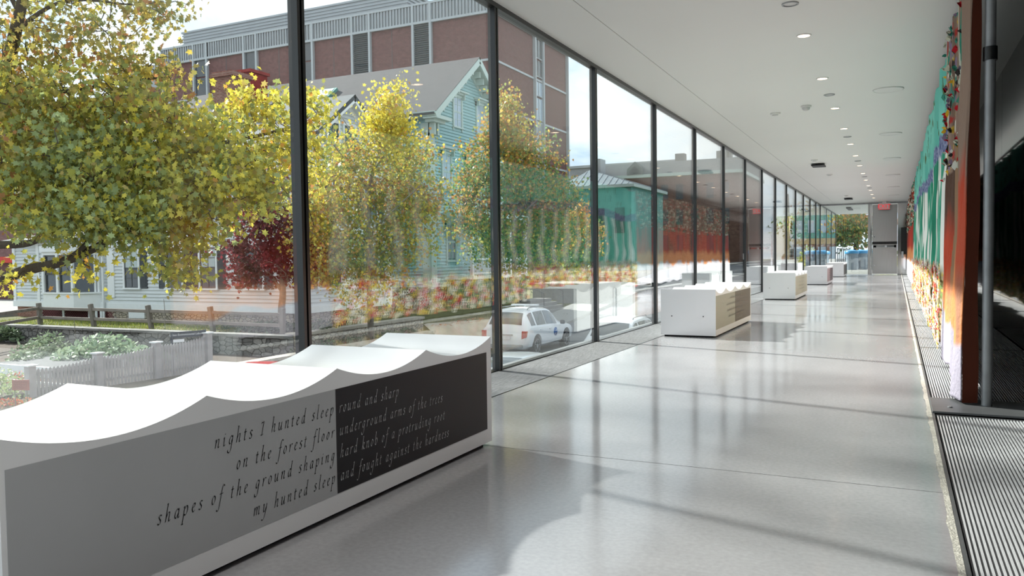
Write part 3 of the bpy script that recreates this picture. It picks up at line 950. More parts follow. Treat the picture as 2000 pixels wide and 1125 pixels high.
M['cloth'] = attr_mat('dyed_cloth', rough=0.9, bump=0.5)
M['lining'] = mat('rust_lining', '5e2a17', rough=0.85, vary=0.18, scale=4, stretch=(1, 1, 0.3))
tap = thing('tapestry', 'long hanging patchwork tapestry of turquoise, striped and red cloth over the floor grating', 'tapestry', (TX, 5.0, 0))
cloth('near_panel', 4.94, 7.12, 150, 150, lambda y: 0.03 + 0.10 * vnoise(y, y * 0, 3.1, 1, 2) * (y > 5.2), lambda y: 2.44 + 0 * y, col_near, M['cloth'], tap)['label'] = 'brown, rust and pale violet cloth'
cloth('middle_panel', 7.10, 18.72, 620, 150, lambda y: 0.07 + 0.07 * vnoise(y, y * 0, 2.3, 1, 3), lambda y: 2.37 + 0.05 * vnoise(y, y * 0, 4, 1, 4), col_middle, M['cloth'], tap)['label'] = 'turquoise cloth with green and white stripes over speckled hem'
cloth('far_panel', 18.70, 30.6, 320, 90, lambda y: 0.08 + 0.06 * vnoise(y, y * 0, 2.3, 1, 3), lambda y: 2.40 + 0.04 * vnoise(y, y * 0, 4, 1, 4), col_far, M['cloth'], tap)['label'] = 'brown, red, orange and white cloth'
li = MB()
zz = np.linspace(0.022, 2.44, 40)
ln = [(0.398 + 0.004 * math.sin(z * 7), 4.955, z) for z in zz]
lo_ = [(float(fold_x(np.array(4.94), np.array(z))) + 0.006, 4.937, z) for z in zz]
li.add(ln + lo_, [(i, i + 1, 40 + i + 1, 40 + i) for i in range(39)])
li.build('lining', M['lining'], tap, smooth=True)
rl = MB(); rl.tube([(0.385, 4.9, 2.40), (0.385, 30.7, 2.40)], 0.018, 8); rl.build('hanging_rail', M['dull_steel'], tap)


def dangling(name, label, spots, sizes, pals, seed):
    """small cut cloth pieces sewn to the tapestry: each a bent leaf, off the cloth by its stitch"""
    r = np.random.default_rng(seed)
    V, C = [], []
    for (y, z), s in zip(spots, sizes):
        x = float(fold_x(np.array(y), np.array(z))) - 0.004
        a = r.uniform(0, math.pi)
        c = L_(pals[r.integers(len(pals))])
        for da in (0, r.uniform(0.8, 1.6)):
            d = np.array([0, math.cos(a + da), math.sin(a + da)]); p = np.array([0, -d[2], d[1]])
            lift = r.uniform(.006, .022)
            o = np.array([x, y, z])
            pts = [o - d * s, o - d * s * .3 + p * s * .3, o + d * s * .5 + p * s * .28, o + d * s, o + d * s * .5 - p * s * .28, o - d * s * .3 - p * s * .3]
            for k, q in enumerate(pts):
                q = q + np.array([-lift * abs(k - 1.5) * .5 - .002, 0, 0]); V.append(q)
            C.append(c)
    o = np_mesh(name, np.array(V), 6, M['cloth'], np.array(C), tap)
    o['label'] = label
    return o


# woven tufts of the hem: narrow strips crossing each other
r = np.random.default_rng(5)
V, C = [], []
pal = ['e2453f', 'f2d35a', 'f8f5ec', 'f8f5ec', 'f3ead2', 'e2453f', 'f4b8c4', 'f2d35a', 'f6efda']
for _ in range(1500):
    y, z = r.uniform(7.15, 18.65), r.uniform(.11, .72)
    c = L_(pal[r.integers(len(pal))]); L0 = r.uniform(.03, .055)
    x = float(fold_x(np.array(y), np.array(z))) - .004
    kind = r.integers(3)
    angs = [(r.uniform(-.4, .4) + .7, 0), (r.uniform(-.4, .4) - .7, 0)] if kind == 0 else [(r.uniform(-.2, .2) + .25, o) for o in (-.035, 0, .035)] + [(1.57, 0)]
    for (a, off) in angs:
        d = np.array([0, math.sin(a), math.cos(a)]); p = np.array([0, d[2], -d[1]]) * .0075
        o = np.array([x - r.uniform(.004, .012), y + off, z])
        V += [o - d * L0 - p, o - d * L0 + p, o + d * L0 + p - np.array([.008, 0, 0]), o + d * L0 - p - np.array([.008, 0, 0])]
        C.append(c)
o = np_mesh('hem_leaves', np.array(V), 4, M['cloth'], np.array(C), tap)
o['label'] = 'red, yellow and white cloth tufts woven along the hem'
o['kind'] = 'stuff'
sp = [(r.choice([r.uniform(6.5, 7.1), r.uniform(6.1, 6.4), r.uniform(5.4, 5.75)]), r.uniform(1.35, 2.42)) for _ in range(80)]
o = dangling('bark_leaves', 'red, black, yellow and pale cut cloth leaves on the brown panel', sp, r.uniform(.012, .036, 80), ['b8202a', 'b8202a', 'd3a92f', '36322f', 'd6d8cc', '3f8b78', '7b6a80', 'c9ccb8'], 7)
o['kind'] = 'stuff'
sp = [(r.uniform(18.8, 30.5), r.uniform(1.5, 2.36)) for _ in range(900)]
o = dangling('far_leaves', 'pale and green cut cloth scraps on the far panel', sp, r.uniform(.02, .06, 900), ['e2dac6', '4c8f76', 'b5483c', 'd8d2c0', '4a3a32', 'a08a78'], 8)
o['kind'] = 'stuff'

pole = thing('steel_pole', 'upright galvanised steel pole at near edge of the tapestry', 'pole', (0.43, 4.95, 0.013))
q = MB(); q.tube([(0.441, 4.95, 0.013), (0.441, 4.95, CEIL - 0.02)], 0.0265, 24); q.build('shaft', M['dull_steel'], pole, smooth=True)
q = MB(); q.tube([(0.441, 4.95, 1.86), (0.441, 4.95, 1.93)], 0.034, 24); q.build('collar', M['black_metal'], pole, smooth=True)
q = MB(); q.lathe([(0.05, CEIL - 0.02), (0.05, CEIL)], (0.441, 4.95, 0), 20); q.build('top_flange', M['dull_steel'], pole)

# ------------------------------------------------------------------ outdoors: materials
M.update(
    asphalt=mat('asphalt', '6e6f72', rough=0.9, vary=0.12, scale=1.2, bump=0.2, bscale=60),
    drive=mat('pale_driveway', 'b3a99a', rough=0.95, vary=0.14, scale=1.4, bump=0.2, bscale=40),
    walk=mat('sidewalk_concrete', '8f8e8b', rough=0.9, vary=0.08, scale=2),
    soil=mat('garden_soil', '5b5048', rough=1.0, vary=0.3, scale=7, bump=0.8),
    lawn=mat('lawn_ground', '66663f', rough=1.0, vary=0.3, scale=9, bump=0.8),
    weed_cloth=mat('black_weed_cloth', '3a3c41', rough=0.8, vary=0.15),
    stone_dark=stone_mat('dark_rubble_stone', ('5f5d5c', '7c7a77', '8d8a86'), '55534f', 3.3),
    stone_pale=stone_mat('pale_rubble_stone', ('8d857a', 'b3a795', '9b938b'), '5c554c', 4.4),
    coping=mat('stone_coping', '7f7d7a', rough=0.9, vary=0.15, scale=5, bump=0.4),
    coping_pale=mat('pale_stone_coping', 'b5ada1', rough=0.9, vary=0.15, scale=5, bump=0.4),
    brick=brick_mat('dull_red_brick', '6a4946', '775350', '776a68', 0.42, 0.14),
    brick_old=brick_mat('old_brick', '7b4d42', '8f6457', '9a8a80'),
    brick_red=brick_mat('red_brick_cap', '8b2f2c', '9b3c37', '7a3a36'),
    clap_white=mat('white_clapboard', 'cfd3d4', rough=0.6, vary=0.04, scale=1.5),
    clap_blue=mat('blue_green_clapboard', '9bbcbd', rough=0.6, vary=0.05, scale=1.5),
    trim_white=mat('white_painted_trim', 'e2e5e6', rough=0.5, vary=0.03),
    trim_sage=mat('pale_sage_trim', 'b9c8c2', rough=0.55, vary=0.04),
    shingle=mat('grey_roof_shingles', '565456', rough=0.95, vary=0.16, scale=5, stretch=(0.5, 2.5, 2.5), bump=0.5),
    slate=mat('blue_grey_slate', '63676a', rough=0.8, vary=0.14, scale=4, stretch=(0.5, 2.5, 2.5), bump=0.3),
    pane=mat('house_window_pane', '3d434a', rough=0.08, spec=0.7, vary=0.1),
    pane_sky=mat('sky_tinted_pane', '9fb0bf', rough=0.08, spec=0.8, vary=0.1),  # sky reflection painted into the glass colour
    blind=mat('pale_window_blind', 'b9c4c4', rough=0.7, vary=0.04),
    sash_dark=mat('dark_storm_sash', '575858', rough=0.5),
    shutter=mat('charcoal_shutter', '474c50', rough=0.6, vary=0.06),
    metal_rib=mat('grey_ribbed_metal', '9c9fa2', rough=0.5, metal=0.2, vary=0.06, scale=1),
    metal_frame=mat('pale_metal_frame', 'a9adb0', rough=0.5, vary=0.04),
    louvre=mat('dark_louvre', '55585b', rough=0.6),
    dark_pane=mat('smoked_pane', '4b4f54', rough=0.15, spec=0.6, vary=0.06),
    wood_grey=mat('weathered_grey_wood', '7a736b', rough=0.9, vary=0.22, scale=6, stretch=(1, 1, 0.25), bump=0.4),
    wood_rail=mat('weathered_fence_rail', '837b73', rough=0.9, vary=0.22, scale=6, stretch=(0.3, 1, 1), bump=0.4),
    picket=mat('grey_painted_picket', 'aaa6a9', rough=0.8, vary=0.10, scale=5),
    sign_blue=mat('dark_blue_sign', '23283a', rough=0.5, vary=0.05),
    sign_red=mat('faded_red_sign', 'a05a50', rough=0.7, vary=0.08),
    sign_white=mat('sign_white', 'dfe2e6', rough=0.6, vary=0.02),
    lattice=mat('dark_red_lattice', '6c3b3c', rough=0.8, vary=0.1),
    bark=mat('tree_bark', '4c4238', rough=0.95, vary=0.3, scale=8, stretch=(1, 1, 0.3), bump=0.8),
    bark_grey=mat('grey_bark', '8a8177', rough=0.95, vary=0.25, scale=8, stretch=(1, 1, 0.3), bump=0.6),
    car_white=mat('white_car_paint', 'e3e6ea', rough=0.18, spec=0.6, vary=0.01),
    car_silver=mat('silver_car_paint', 'b9c0c7', rough=0.22, metal=0.55, vary=0.02),
    car_red=mat('red_car_paint', 'b0312c', rough=0.2, spec=0.6, vary=0.02),
    car_dark=mat('dark_car_paint', '2f3338', rough=0.2, spec=0.6, vary=0.02),
    car_glass=mat('car_window', '3e464b', rough=0.05, spec=0.8, vary=0.05),
    tail_red=mat('tail_lamp_red', 'b3202c', rough=0.2, spec=0.7, vary=0.1),
    tyre=mat('tyre_rubber', '232325', rough=0.8, vary=0.1),
    rim=mat('alloy_rim', 'c9cbcd', rough=0.25, metal=0.8, vary=0.05),
    bumper=mat('grey_bumper', '8d9194', rough=0.5),
    plate_w=mat('number_plate', 'd5d8da', rough=0.5),
    seal_blue=mat('seal_blue', '2f6fb5', rough=0.4, vary=0.02),
    seal_navy=mat('seal_navy', '263f78', rough=0.4, vary=0.02),
    bin_grey=mat('grey_bin_plastic', '7f8d99', rough=0.5, vary=0.06),
    bin_blue=mat('blue_bin_lid', '2f86b8', rough=0.4, vary=0.05),
    teal_wall=mat('teal_wall', '5f9a93', rough=0.7, vary=0.06, scale=2),
    seam_roof=mat('standing_seam_metal', '8f9a9f', rough=0.45, metal=0.3, vary=0.06),
    tan_wall=mat('tan_stucco', 'b39c78', rough=0.8, vary=0.06),
    leaf=attr_mat('autumn_leaf', rough=0.5, translucent=0.5, spec=0.4),
    leaf_low=attr_mat('low_leaf', rough=0.6, translucent=0.25, spec=0.3),
)

# ------------------------------------------------------------------ outdoors: the ground
gz = lambda y: -2.95 if y < 31 else min(-0.25, -2.95 + (y - 31) * 0.08)


def strip(name, x0, x1, ys, zf, m, thick=0.5):
    b = MB()
    n = len(ys)
    v = [(x, y, zf(y) - t) for t in (0, thick) for x in (x0, x1) for y in ys]
    f = [(i, i + 1, n + i + 1, n + i) for i in range(n - 1)] + [(2 * n + i, 3 * n + i, 3 * n + i + 1, 2 * n + i + 1) for i in range(n - 1)]
    f += [(i, 2 * n + i, 2 * n + i + 1, i + 1) for i in range(n - 1)] + [(n + i, n + i + 1, 3 * n + i + 1, 3 * n + i) for i in range(n - 1)]
    f += [(0, n, 3 * n, 2 * n), (n - 1, 3 * n - 1, 4 * n - 1, 2 * n - 1)]
    b.add(v, f)
    return struct(b.build(name, m))


YS = [-20, 0, 20, 31, 36, 41, 46, 52, 57, 62, 70, 90, 160]
strip('street', -14.6, -4.6, YS, lambda y: gz(y), M['asphalt'])
strip('sidewalk', -4.6, -3.05, YS, lambda y: gz(y) + 0.13, M['walk'])
strip('sidewalk_far', -16.8, -14.6, YS, lambda y: gz(y) + 0.13, M['walk'])
strip('street_crossing', -4.6, 14, [62.5, 70, 90, 160], lambda y: gz(y), M['walk'])
b = MB(); b.box(-60, -16.8, -20, 20.05, -2.9, -2.35); struct(b.build('garden_ground', M['soil']))
b = MB(); b.box(-95, -17.95, 20.2, 66, -3.0, -1.72); struct(b.build('lawn_ground', M['lawn']))
b = MB(); b.box(-60, -38.6, 20.2, 70, -1.72, -1.55); struct(b.build('driveway_far', M['walk']))
b = MB()
b.add([(-16.8, 28.4, -2.8), (-16.8, 37, -2.35), (-26, 37, -1.66), (-26, 30.6, -1.66), (-18.0, 28.4, -1.9)], [(0, 1, 2, 3, 4)])
b.add([(-16.8, 28.4, -3.3), (-16.8, 37, -3), (-26, 37, -3), (-26, 30.6, -3), (-18.0, 28.4, -3)], [(4, 3, 2, 1, 0)])
b.add([(-16.8, 28.4, -2.8), (-16.8, 37, -2.35), (-16.8, 37, -3), (-16.8, 28.4, -3.3)], [(0, 3, 2, 1)])
struct(b.build('driveway', M['drive'], fix=False))
b = MB(); b.box(-120, 30, 66, 260, -3, -1.0); struct(b.build('ground_beyond', M['lawn']))
b = MB(); b.box(-3.05, 3.0, Y1 + 0.13, 62.5, -0.5, -0.02); struct(b.build('entrance_path', M['walk']))

# stone retaining walls
w = thing('stone_wall', 'dark grey rubble stone retaining wall with flat coping, behind the picket fence', 'wall', (-30, 20, -2.5))
b = MB(); b.box(-50, -17.92, 20.0, 20.35, -2.6, -1.72); b.build('stonework', M['stone_dark'], w)
b = MB()
x = -50
while x < -18:
    L = min(1.1 + random.random() * 0.7, -17.88 - x); b.box(x, x + L - 0.02, 19.94, 20.42, -1.72, -1.64 + random.random() * 0.012); x += L
b.build('coping_slats', M['coping'], w)
w = thing('stone_wall', 'pale rubble stone upper wall running back from the corner beside the sidewalk', 'wall', (-18, 24, -2.5))
b = MB(); b.box(-18.3, -17.9, 20.36, 28.3, -3.0, -1.70); b.build('stonework', M['stone_pale'], w)
b = MB()
y = 20.43
while y < 28.2:
    L = min(0.9 + random.random() * 0.7, 28.35 - y); b.box(-18.36, -17.84, y, y + L - 0.02, -1.70, -1.61 + random.random() * 0.015); y += L
b.build('coping_slats', M['coping_pale'], w)
w = thing('stone_wall', 'pale rubble stone lower wall stepping down to the sidewalk', 'wall', (-17, 22, -2.6))
b = MB(); b.box(-17.15, -16.8, 16.5, 27.4, -3.0, -2.18); b.build('stonework', M['stone_pale'], w)
b = MB()
y = 16.5
while y < 27.3:
    L = min(0.9 + random.random() * 0.7, 27.45 - y); b.box(-17.2, -16.76, y, y + L - 0.02, -2.18, -2.10 + random.random() * 0.015); y += L
b.build('coping_slats', M['coping_pale'], w)
b = MB(); b.box(-17.9, -17.15, 20.4, 27.4, -2.6, -2.16); struct(b.build('ground_planting_strip', M['soil']))
w = thing('concrete_block', 'low concrete retaining block beyond the parked white car', 'block', (-17.5, 46, -1.5))
b = MB(); b.box(-19.5, -15.3, 43, 47, -1.9, -0.75); b.build('blockwork', M['coping'], w)
w = thing('concrete_steps', 'concrete steps with dark iron handrail behind the white car', 'steps', (-18, 39, -1.5))
for k in range(4):
    b = MB(); b.box(-18.6, -16.6 - k * 0.35, 38.6, 41.5, -2.2 + k * 0.17, -2.03 + k * 0.17); b.build('step', M['coping'], w)
b = MB()
for y in (38.7, 41.4):
    b.tube([(-16.9, y, -2.0), (-16.9, y, -1.1), (-18.2, y, -0.6), (-18.2, y, -1.7)], 0.02, 6)
b.tube([(-18.2, 38.7, -0.62), (-18.2, 41.4, -0.62)], 0.02, 6)
b.build('handrail', M['black_metal'], w)


# ------------------------------------------------------------------ house building blocks
def wallmap(face, pos):
    """upright wall: (u, z, out) -> world; face '-y' looks towards the viewer's side, '+x' towards the street"""
    if face == '-y':
        return lambda u, z, o=0.0: (u, pos - o, z)
    return lambda u, z, o=0.0: (pos + o, u, z)


def clap(mb, poly, face, pos, pitch=0.15, lap=0.048):
    """lapped boards over a convex wall outline given in (u, z)"""
    P = wallmap(face, pos)
    zs = [p[1] for p in poly]; z0, z1 = min(zs), max(zs)

    def ext(z):
        us = []
        for (a, b) in zip(poly, poly[1:] + poly[:1]):
            if (a[1] - z) * (b[1] - z) <= 0 and a[1] != b[1]:
                t = (z - a[1]) / (b[1] - a[1]); us.append(a[0] + t * (b[0] - a[0]))
            elif a[1] == b[1] == z:
                us += [a[0], b[0]]
        return (min(us), max(us)) if us else (0, 0)
    z = z0
    while z < z1 - 0.01:
        zt = min(z + pitch, z1 - 0.002)
        a, b = ext(z + 1e-4); c, d = ext(zt)
        mb.quad(P(a, z, lap), P(b, z, lap), P(d, zt, 0.002), P(c, zt, 0.002))
        mb.quad(P(a, z, 0), P(b, z, 0), P(b, z, lap), P(a, z, lap))
        z += pitch
    n = len(poly)
    mb.add([P(u, v, -0.1) for u, v in poly] + [P(u, v, 0.0) for u, v in poly], [tuple(range(n)), tuple(range(n, 2 * n))])


def slab(mb, face, pos, u0, u1, z0, z1, o0, o1):
    P = wallmap(face, pos)
    a, b = P(u0, z0, o0), P(u1, z1, o1)
    mb.box(a[0], b[0], a[1], b[1], a[2], b[2])


def sash_window(parent, face, pos, u, w, z0, z1, pane=None, trim=None, shutters=(), hood=False, dark=True, upper=None, shutter_m=None, grid=True):
    trim = trim or M['trim_white']; pane = pane or M['pane']
    u0, u1 = u - w / 2, u + w / 2
    b = MB()
    t = 0.10
    slab(b, face, pos, u0 - t, u0, z0, z1, 0, 0.10); slab(b, face, pos, u1, u1 + t, z0, z1, 0, 0.10)
    slab(b, face, pos, u0 - t, u1 + t, z1, z1 + 0.13, 0, 0.105); slab(b, face, pos, u0 - t - 0.04, u1 + t + 0.04, z0 - 0.07, z0, 0, 0.14)
    if hood:
        slab(b, face, pos, u0 - 0.28, u1 + 0.28, z1 + 0.22, z1 + 0.30, 0, 0.38)
        slab(b, face, pos, u0 - 0.2, u1 + 0.2, z1 + 0.13, z1 + 0.22, 0, 0.22)
        for q in (u0 - 0.1, u1 + 0.02):
            slab(b, face, pos, q, q + 0.08, z1 - 0.1, z1 + 0.22, 0, 0.26)
        for q in (u0 - 0.1, u1 + 0.02):
            slab(b, face, pos, q, q + 0.08, z0 - 0.22, z0 - 0.07, 0, 0.08)
    win = b.build('window_frame', trim, parent)
    zm = (z0 + z1) / 2
    b = MB(); slab(b, face, pos, u0, u1, zm, z1, 0.0, 0.056); b.build('upper_pane', upper or pane, win)
    b = MB(); slab(b, face, pos, u0, u1, z0, zm, 0.0, 0.050); b.build('lower_pane', pane, win)
    b = MB(); s = 0.045
    for za, zb, o in ((zm, z1, 0.072), (z0, zm, 0.066)):
        slab(b, face, pos, u0, u0 + s, za, zb, 0, o); slab(b, face, pos, u1 - s, u1, za, zb, 0, o)
        slab(b, face, pos, u0, u1, za, za + s, 0, o); slab(b, face, pos, u0, u1, zb - s, zb, 0, o)
        if grid:
            slab(b, face, pos, u - 0.012, u + 0.012, za, zb, 0, o); slab(b, face, pos, u0, u1, (za + zb) / 2 - 0.012, (za + zb) / 2 + 0.012, 0, o)
    b.build('sash', M['sash_dark'] if dark else trim, win)
    for side in shutters:
        b = MB()
        a = u0 - t - 0.42 if side < 0 else u1 + t + 0.01
        slab(b, face, pos, a, a + 0.41, z0 - 0.02, z1 + 0.05, 0, 0.07)
        k = z0 + 0.08
        while k < z1 - 0.05:
            slab(b, face, pos, a + 0.05, a + 0.36, k, k + 0.035, 0.07, 0.09); k += 0.075
        b.build('shutter', shutter_m or M['shutter'], win)
    return win


def roof_plane(mb, a, b, c, d, t=0.16):
    """a thick sloping slab through four corners"""
    a, b, c, d = (Vector(p) for p in (a, b, c, d))
    n = (b - a).cross(d - a).normalized()
    if n.z < 0:
        n = -n
    v = [a, b, c, d] + [p - n * t for p in (a, b, c, d)]
    mb.add(v, [(0, 1, 2, 3), (7, 6, 5, 4), (0, 4, 5, 1), (1, 5, 6, 2), (2, 6, 7, 3), (3, 7, 4, 0)])


# ------------------------------------------------------------------ white clapboard house
H = thing('white_house', 'white clapboard house with charcoal shutters and grey gable roof, behind the rail fence', 'house', (-29, 27, -1.7))
SX, FY, BY = -20.6, 24.0, 29.9
EZ, RZ = 5.25, 7.42
b = MB(); clap(b, [(-31.6, -0.98), (SX, -0.98), (SX, EZ), (-31.6, EZ)], '-y', FY)
clap(b, [(FY, -0.98), (BY, -0.98), (BY, EZ), ((FY + BY) / 2, RZ), (FY, EZ)], '+x', SX)
b.box(-31.6, SX - 0.12, BY - 0.1, BY, -1.0, EZ); b.box(-31.6, -31.5, FY, BY, -1.0, EZ)
b.build('clapboard_siding', M['clap_white'], H, fix=False)
b = MB(); b.box(-31.8, SX - 0.03, FY + 0.05, BY - 0.05, -1.75, -1.0); b.build('stone_foundation', M['stone_pale'], H)
b = MB()
b.box(-31.7, SX + 0.05, FY - 0.055, FY + 0.02, -1.24, -0.98); b.box(SX - 0.02, SX + 0.055, FY, BY, -1.24, -0.98)
for y in (FY, BY - 0.22):
    b.box(SX - 0.02, SX + 0.06, y - 0.03, y + 0.24, -0.98, EZ)
b.box(SX - 0.22, SX + 0.06, FY - 0.06, FY, -0.98, EZ)
b.box(SX - 0.02, SX + 0.07, FY, BY, 4.95, 5.12)
b.box(-31.7, SX, FY - 0.04, FY, 4.95, 5.25)
b.build('corner_trim', M['trim_white'], H)
my = (FY + BY) / 2
b = MB()
sl_ = (RZ + 0.18 - EZ) / (my - FY)
roof_plane(b, (-28.7, my, RZ + .22), (SX + .45, my, RZ + .22), (SX + .45, FY - .42, EZ + .22 - .42 * sl_), (-32.1, FY - .42, EZ + .22 - .42 * sl_))
roof_plane(b, (-28.7, my, RZ + .22), (SX + .45, my, RZ + .22), (SX + .45, BY + .42, EZ + .22 - .42 * sl_), (-32.1, BY + .42, EZ + .22 - .42 * sl_))
roof_plane(b, (-28.7, my - .01, RZ + .22), (-28.7, my + .01, RZ + .22), (-32.1, BY + .42, EZ + .22 - .42 * sl_), (-32.1, FY - .42, EZ + .22 - .42 * sl_))
b.build('roof', M['slate'], H)
b = MB()
for s in (-1, 1):
    e = FY - .42 if s < 0 else BY + .42
    b.bar((SX + .40, my, RZ + .05), (SX + .40, e, EZ + .05 - .42 * sl_), 0.10, 0.26)
    b.bar((SX + .20, my, RZ - .04), (SX + .20, e, EZ - .04 - .42 * sl_), 0.45, 0.06)
    b.bar((SX + .03, my, RZ - .20), (SX + .03, my + s * 3.0, EZ - .20), 0.06, 0.22)
b.build('barge_board_trim', M['trim_white'], H)
for i, u in enumerate((-30.07, -27.45, -25.5, -23.0)):
    sash_window(H, '-y', FY, u, 0.86, -0.28, 1.40, upper=M['blind'] if i in (0, 2) else None, shutters=((1,) if i == 0 else (-1, 1)))
    sash_window(H, '-y', FY, u, 0.86, 2.55, 4.2, shutters=(-1, 1))
for y in (25.3, 28.4):
    sash_window(H, '+x', SX, y, 0.86, -0.28, 1.40, shutters=(-1, 1)); sash_window(H, '+x', SX, y, 0.86, 2.55, 4.2, shutters=(-1, 1))
for y in (25.95, 27.0):
    sash_window(H, '+x', SX, y, 0.66, 5.42, 6.36)
b = MB()
for x in (-31.95, -32.45):
    b.tube([(x, FY - 0.06, -1.7), (x, FY - 0.06, 4.6)], 0.055, 8)
b.build('drainpipe_rib', M['trim_white'], H)
b = MB(); b.box(-31.62, -31.2, FY - 0.08, FY, -0.72, 1.9); b.build('narrow_door', M['trim_white'], H)
b = MB(); b.box(-30.4, -29.4, FY - 0.02, FY + 0.08, -1.62, -1.28); b.build('cellar_window', M['trim_white'], H)
# lower wing with a bay
b = MB(); clap(b, [(-38.5, -0.95), (-31.6, -0.95), (-31.6, 1.75), (-38.5, 1.75)], '-y', FY + 0.12)
b.box(-38.45, -31.7, FY + 0.3, BY, -1, 1.7); b.build('wing_siding', M['clap_white'], H, fix=False)
b = MB(); b.box(-38.55, -31.6, FY + 0.02, FY + 0.1, -1.22, -0.95)
for x in (-38.55, -36.75):
    b.box(x, x + 0.2, FY + 0.05, FY + 0.1, -0.95, 1.75)
b.box(-38.7, -31.6, FY - 0.02, FY + 0.1, 1.72, 1.95); b.build('wing_trim', M['trim_white'], H)
b = MB(); roof_plane(b, (-38.9, FY - .25, 1.95), (-31.5, FY - .25, 1.95), (-31.5, BY, 3.0), (-38.9, BY, 3.0)); b.build('wing_roof', M['slate'], H)
b = MB(); b.box(-38.4, -36.7, FY + 0.14, FY + 0.4, -1.75, -1.2); b.build('brick_base', M['brick_old'], H)
bay = [(-35.3, FY + .1), (-35.1, FY - .75), (-33.0, FY - .75), (-32.2, FY + .1)]
b = MB(); b.prism(bay, 'z', -1.28, -0.55); b.prism([(p[0] - .05 * (1 if i < 2 else -1), p[1] - .06) for i, p in enumerate(bay)], 'z', -0.55, -0.48)
b.prism([(p[0] * 1.0 - .06 * (1 if i < 2 else -1), p[1] - .08) for i, p in enumerate(bay)], 'z', 1.35, 1.62); b.prism(bay, 'z', 1.2, 1.35)
for (x, y) in ((-35.06, FY - .72), (-34.07, FY - .72), (-33.06, FY - .72), (-32.3, FY + .02)):
    b.box(x - .07, x + .07, y - .05, y + .05, -0.5, 1.2)
b.build('bay_trim', M['trim_white'], H)
b = MB(); b.prism([(-35.2, FY + .1), (-35.02, FY - .66), (-33.04, FY - .66), (-32.32, FY + .1)], 'z', -0.5, 1.2); b.build('bay_pane', M['pane'], H)
b = MB()
for x0, x1 in ((-34.98, -34.15), (-33.99, -33.14)):
    for (z0, z1) in ((-0.5, 0.36), (0.34, 1.2)):
        b.box(x0, x0 + .06, FY - .70, FY - .66, z0, z1); b.box(x1 - .06, x1, FY - .70, FY - .66, z0, z1); b.box(x0, x1, FY - .70, FY - .66, z0, z0 + .06); b.box(x0, x1, FY - .70, FY - .66, z1 - .06, z1)
b.build('bay_sash', M['sash_dark'], H)
b = MB()
z0, z1 = -1.72, -1.28
x = -36.6
while x < -31.7:
    b.bar((x, FY + .05, z0), (x + .44, FY + .05, z1), 0.03, 0.015, up=(0, 1, 0)); b.bar((x + .44, FY + .04, z0), (x, FY + .04, z1), 0.03, 0.015, up=(0, 1, 0)); x += 0.13
b.build('lattice', M['lattice'], H)
b = MB(); b.box(-36.7, -31.6, FY + .12, FY + .2, -1.75, -1.24); b.build('skirt_board', M['pit'], H)
b = MB()
for x in (-36.55, -34.9, -33.1, -32.3):
    b.box(x, x + .14, FY, FY + .08, -1.75, -1.2)
b.build('skirt_trim', M['trim_white'], H)
b = MB(); b.box(-27.75, -26.55, 26.6, 27.7, 5.5, 9.3); b.box(-27.85, -26.45, 26.5, 27.8, 9.05, 9.2); b.build('chimney', M['brick_old'], H)

c2 = thing('brick_chimney', 'small bright red brick chimney with slotted cap, rising behind the white house roof', 'chimney', (-30.4, 31.6, -1.72))
b = MB(); b.box(-31.1, -29.7, 31.0, 32.2, -1.75, 10.15); b.build('stack_base', M['brick_red'], c2)
b = MB()
for x in (-31.1, -30.75, -30.4, -30.05, -29.85):
    b.box(x, x + .15, 31.0, 32.2, 10.15, 10.45)
b.box(-31.2, -29.6, 30.9, 32.3, 10.45, 10.6); b.build('cap_rim', M['brick_red'], c2)
b = MB(); b.box(-31.0, -29.8, 31.4, 31.8, 10.15, 10.45); b.build('flue', M['pit'], c2)
bk = thing('carport', 'dark red garage wall with bright red fascia beyond the white house wing', 'garage', (-47, 33, -1.5))
b = MB(); b.box(-60, -43, 33, 36, -1.55, 0.9); b.build('door_panel', mat('maroon_door', '5f3a3a', rough=0.7), bk)
b = MB(); b.box(-60.2, -42.8, 32.8, 36, 0.9, 1.3); b.build('fascia', mat('bright_red_fascia', 'c03a30', rough=0.6), bk)

# ------------------------------------------------------------------ blue-green house
H2 = thing('blue_green_house', 'blue-green clapboard house with steep grey gable roof and hooded windows', 'house', (-29, 37, -1.7))
FY2, BY2, EZ2, RZ2 = 33.4, 41.4, 7.95, 11.05
my2 = (FY2 + BY2) / 2
b = MB(); clap(b, [(FY2, -0.6), (BY2, -0.6), (BY2, EZ2), (my2, RZ2), (FY2, EZ2)], '+x', SX, 0.16, 0.05)
clap(b, [(-40, -0.6), (SX, -0.6), (SX, EZ2), (-40, EZ2)], '-y', FY2, 0.16, 0.05)
b.box(-40, SX - 0.12, BY2 - 0.1, BY2, -0.6, EZ2)
b.build('clapboard_siding', M['clap_blue'], H2, fix=False)
b = MB(); b.box(-40, SX - .05, FY2 + .05, BY2 - .05, -1.75, -0.6); b.build('stone_foundation', M['stone_dark'], H2)
sl2 = (RZ2 - EZ2) / (my2 - FY2)
b = MB(); ov = 0.55
roof_plane(b, (-40.5, my2, RZ2 + .36), (SX + .75, my2, RZ2 + .36), (SX + .75, FY2 - ov, EZ2 + .36 - ov * sl2), (-40.5, FY2 - ov, EZ2 + .36 - ov * sl2), 0.12)
roof_plane(b, (-40.5, my2, RZ2 + .36), (SX + .75, my2, RZ2 + .36), (SX + .75, BY2 + ov, EZ2 + .36 - ov * sl2), (-40.5, BY2 + ov, EZ2 + .36 - ov * sl2), 0.12)
b.build('roof', M['shingle'], H2)
b = MB()
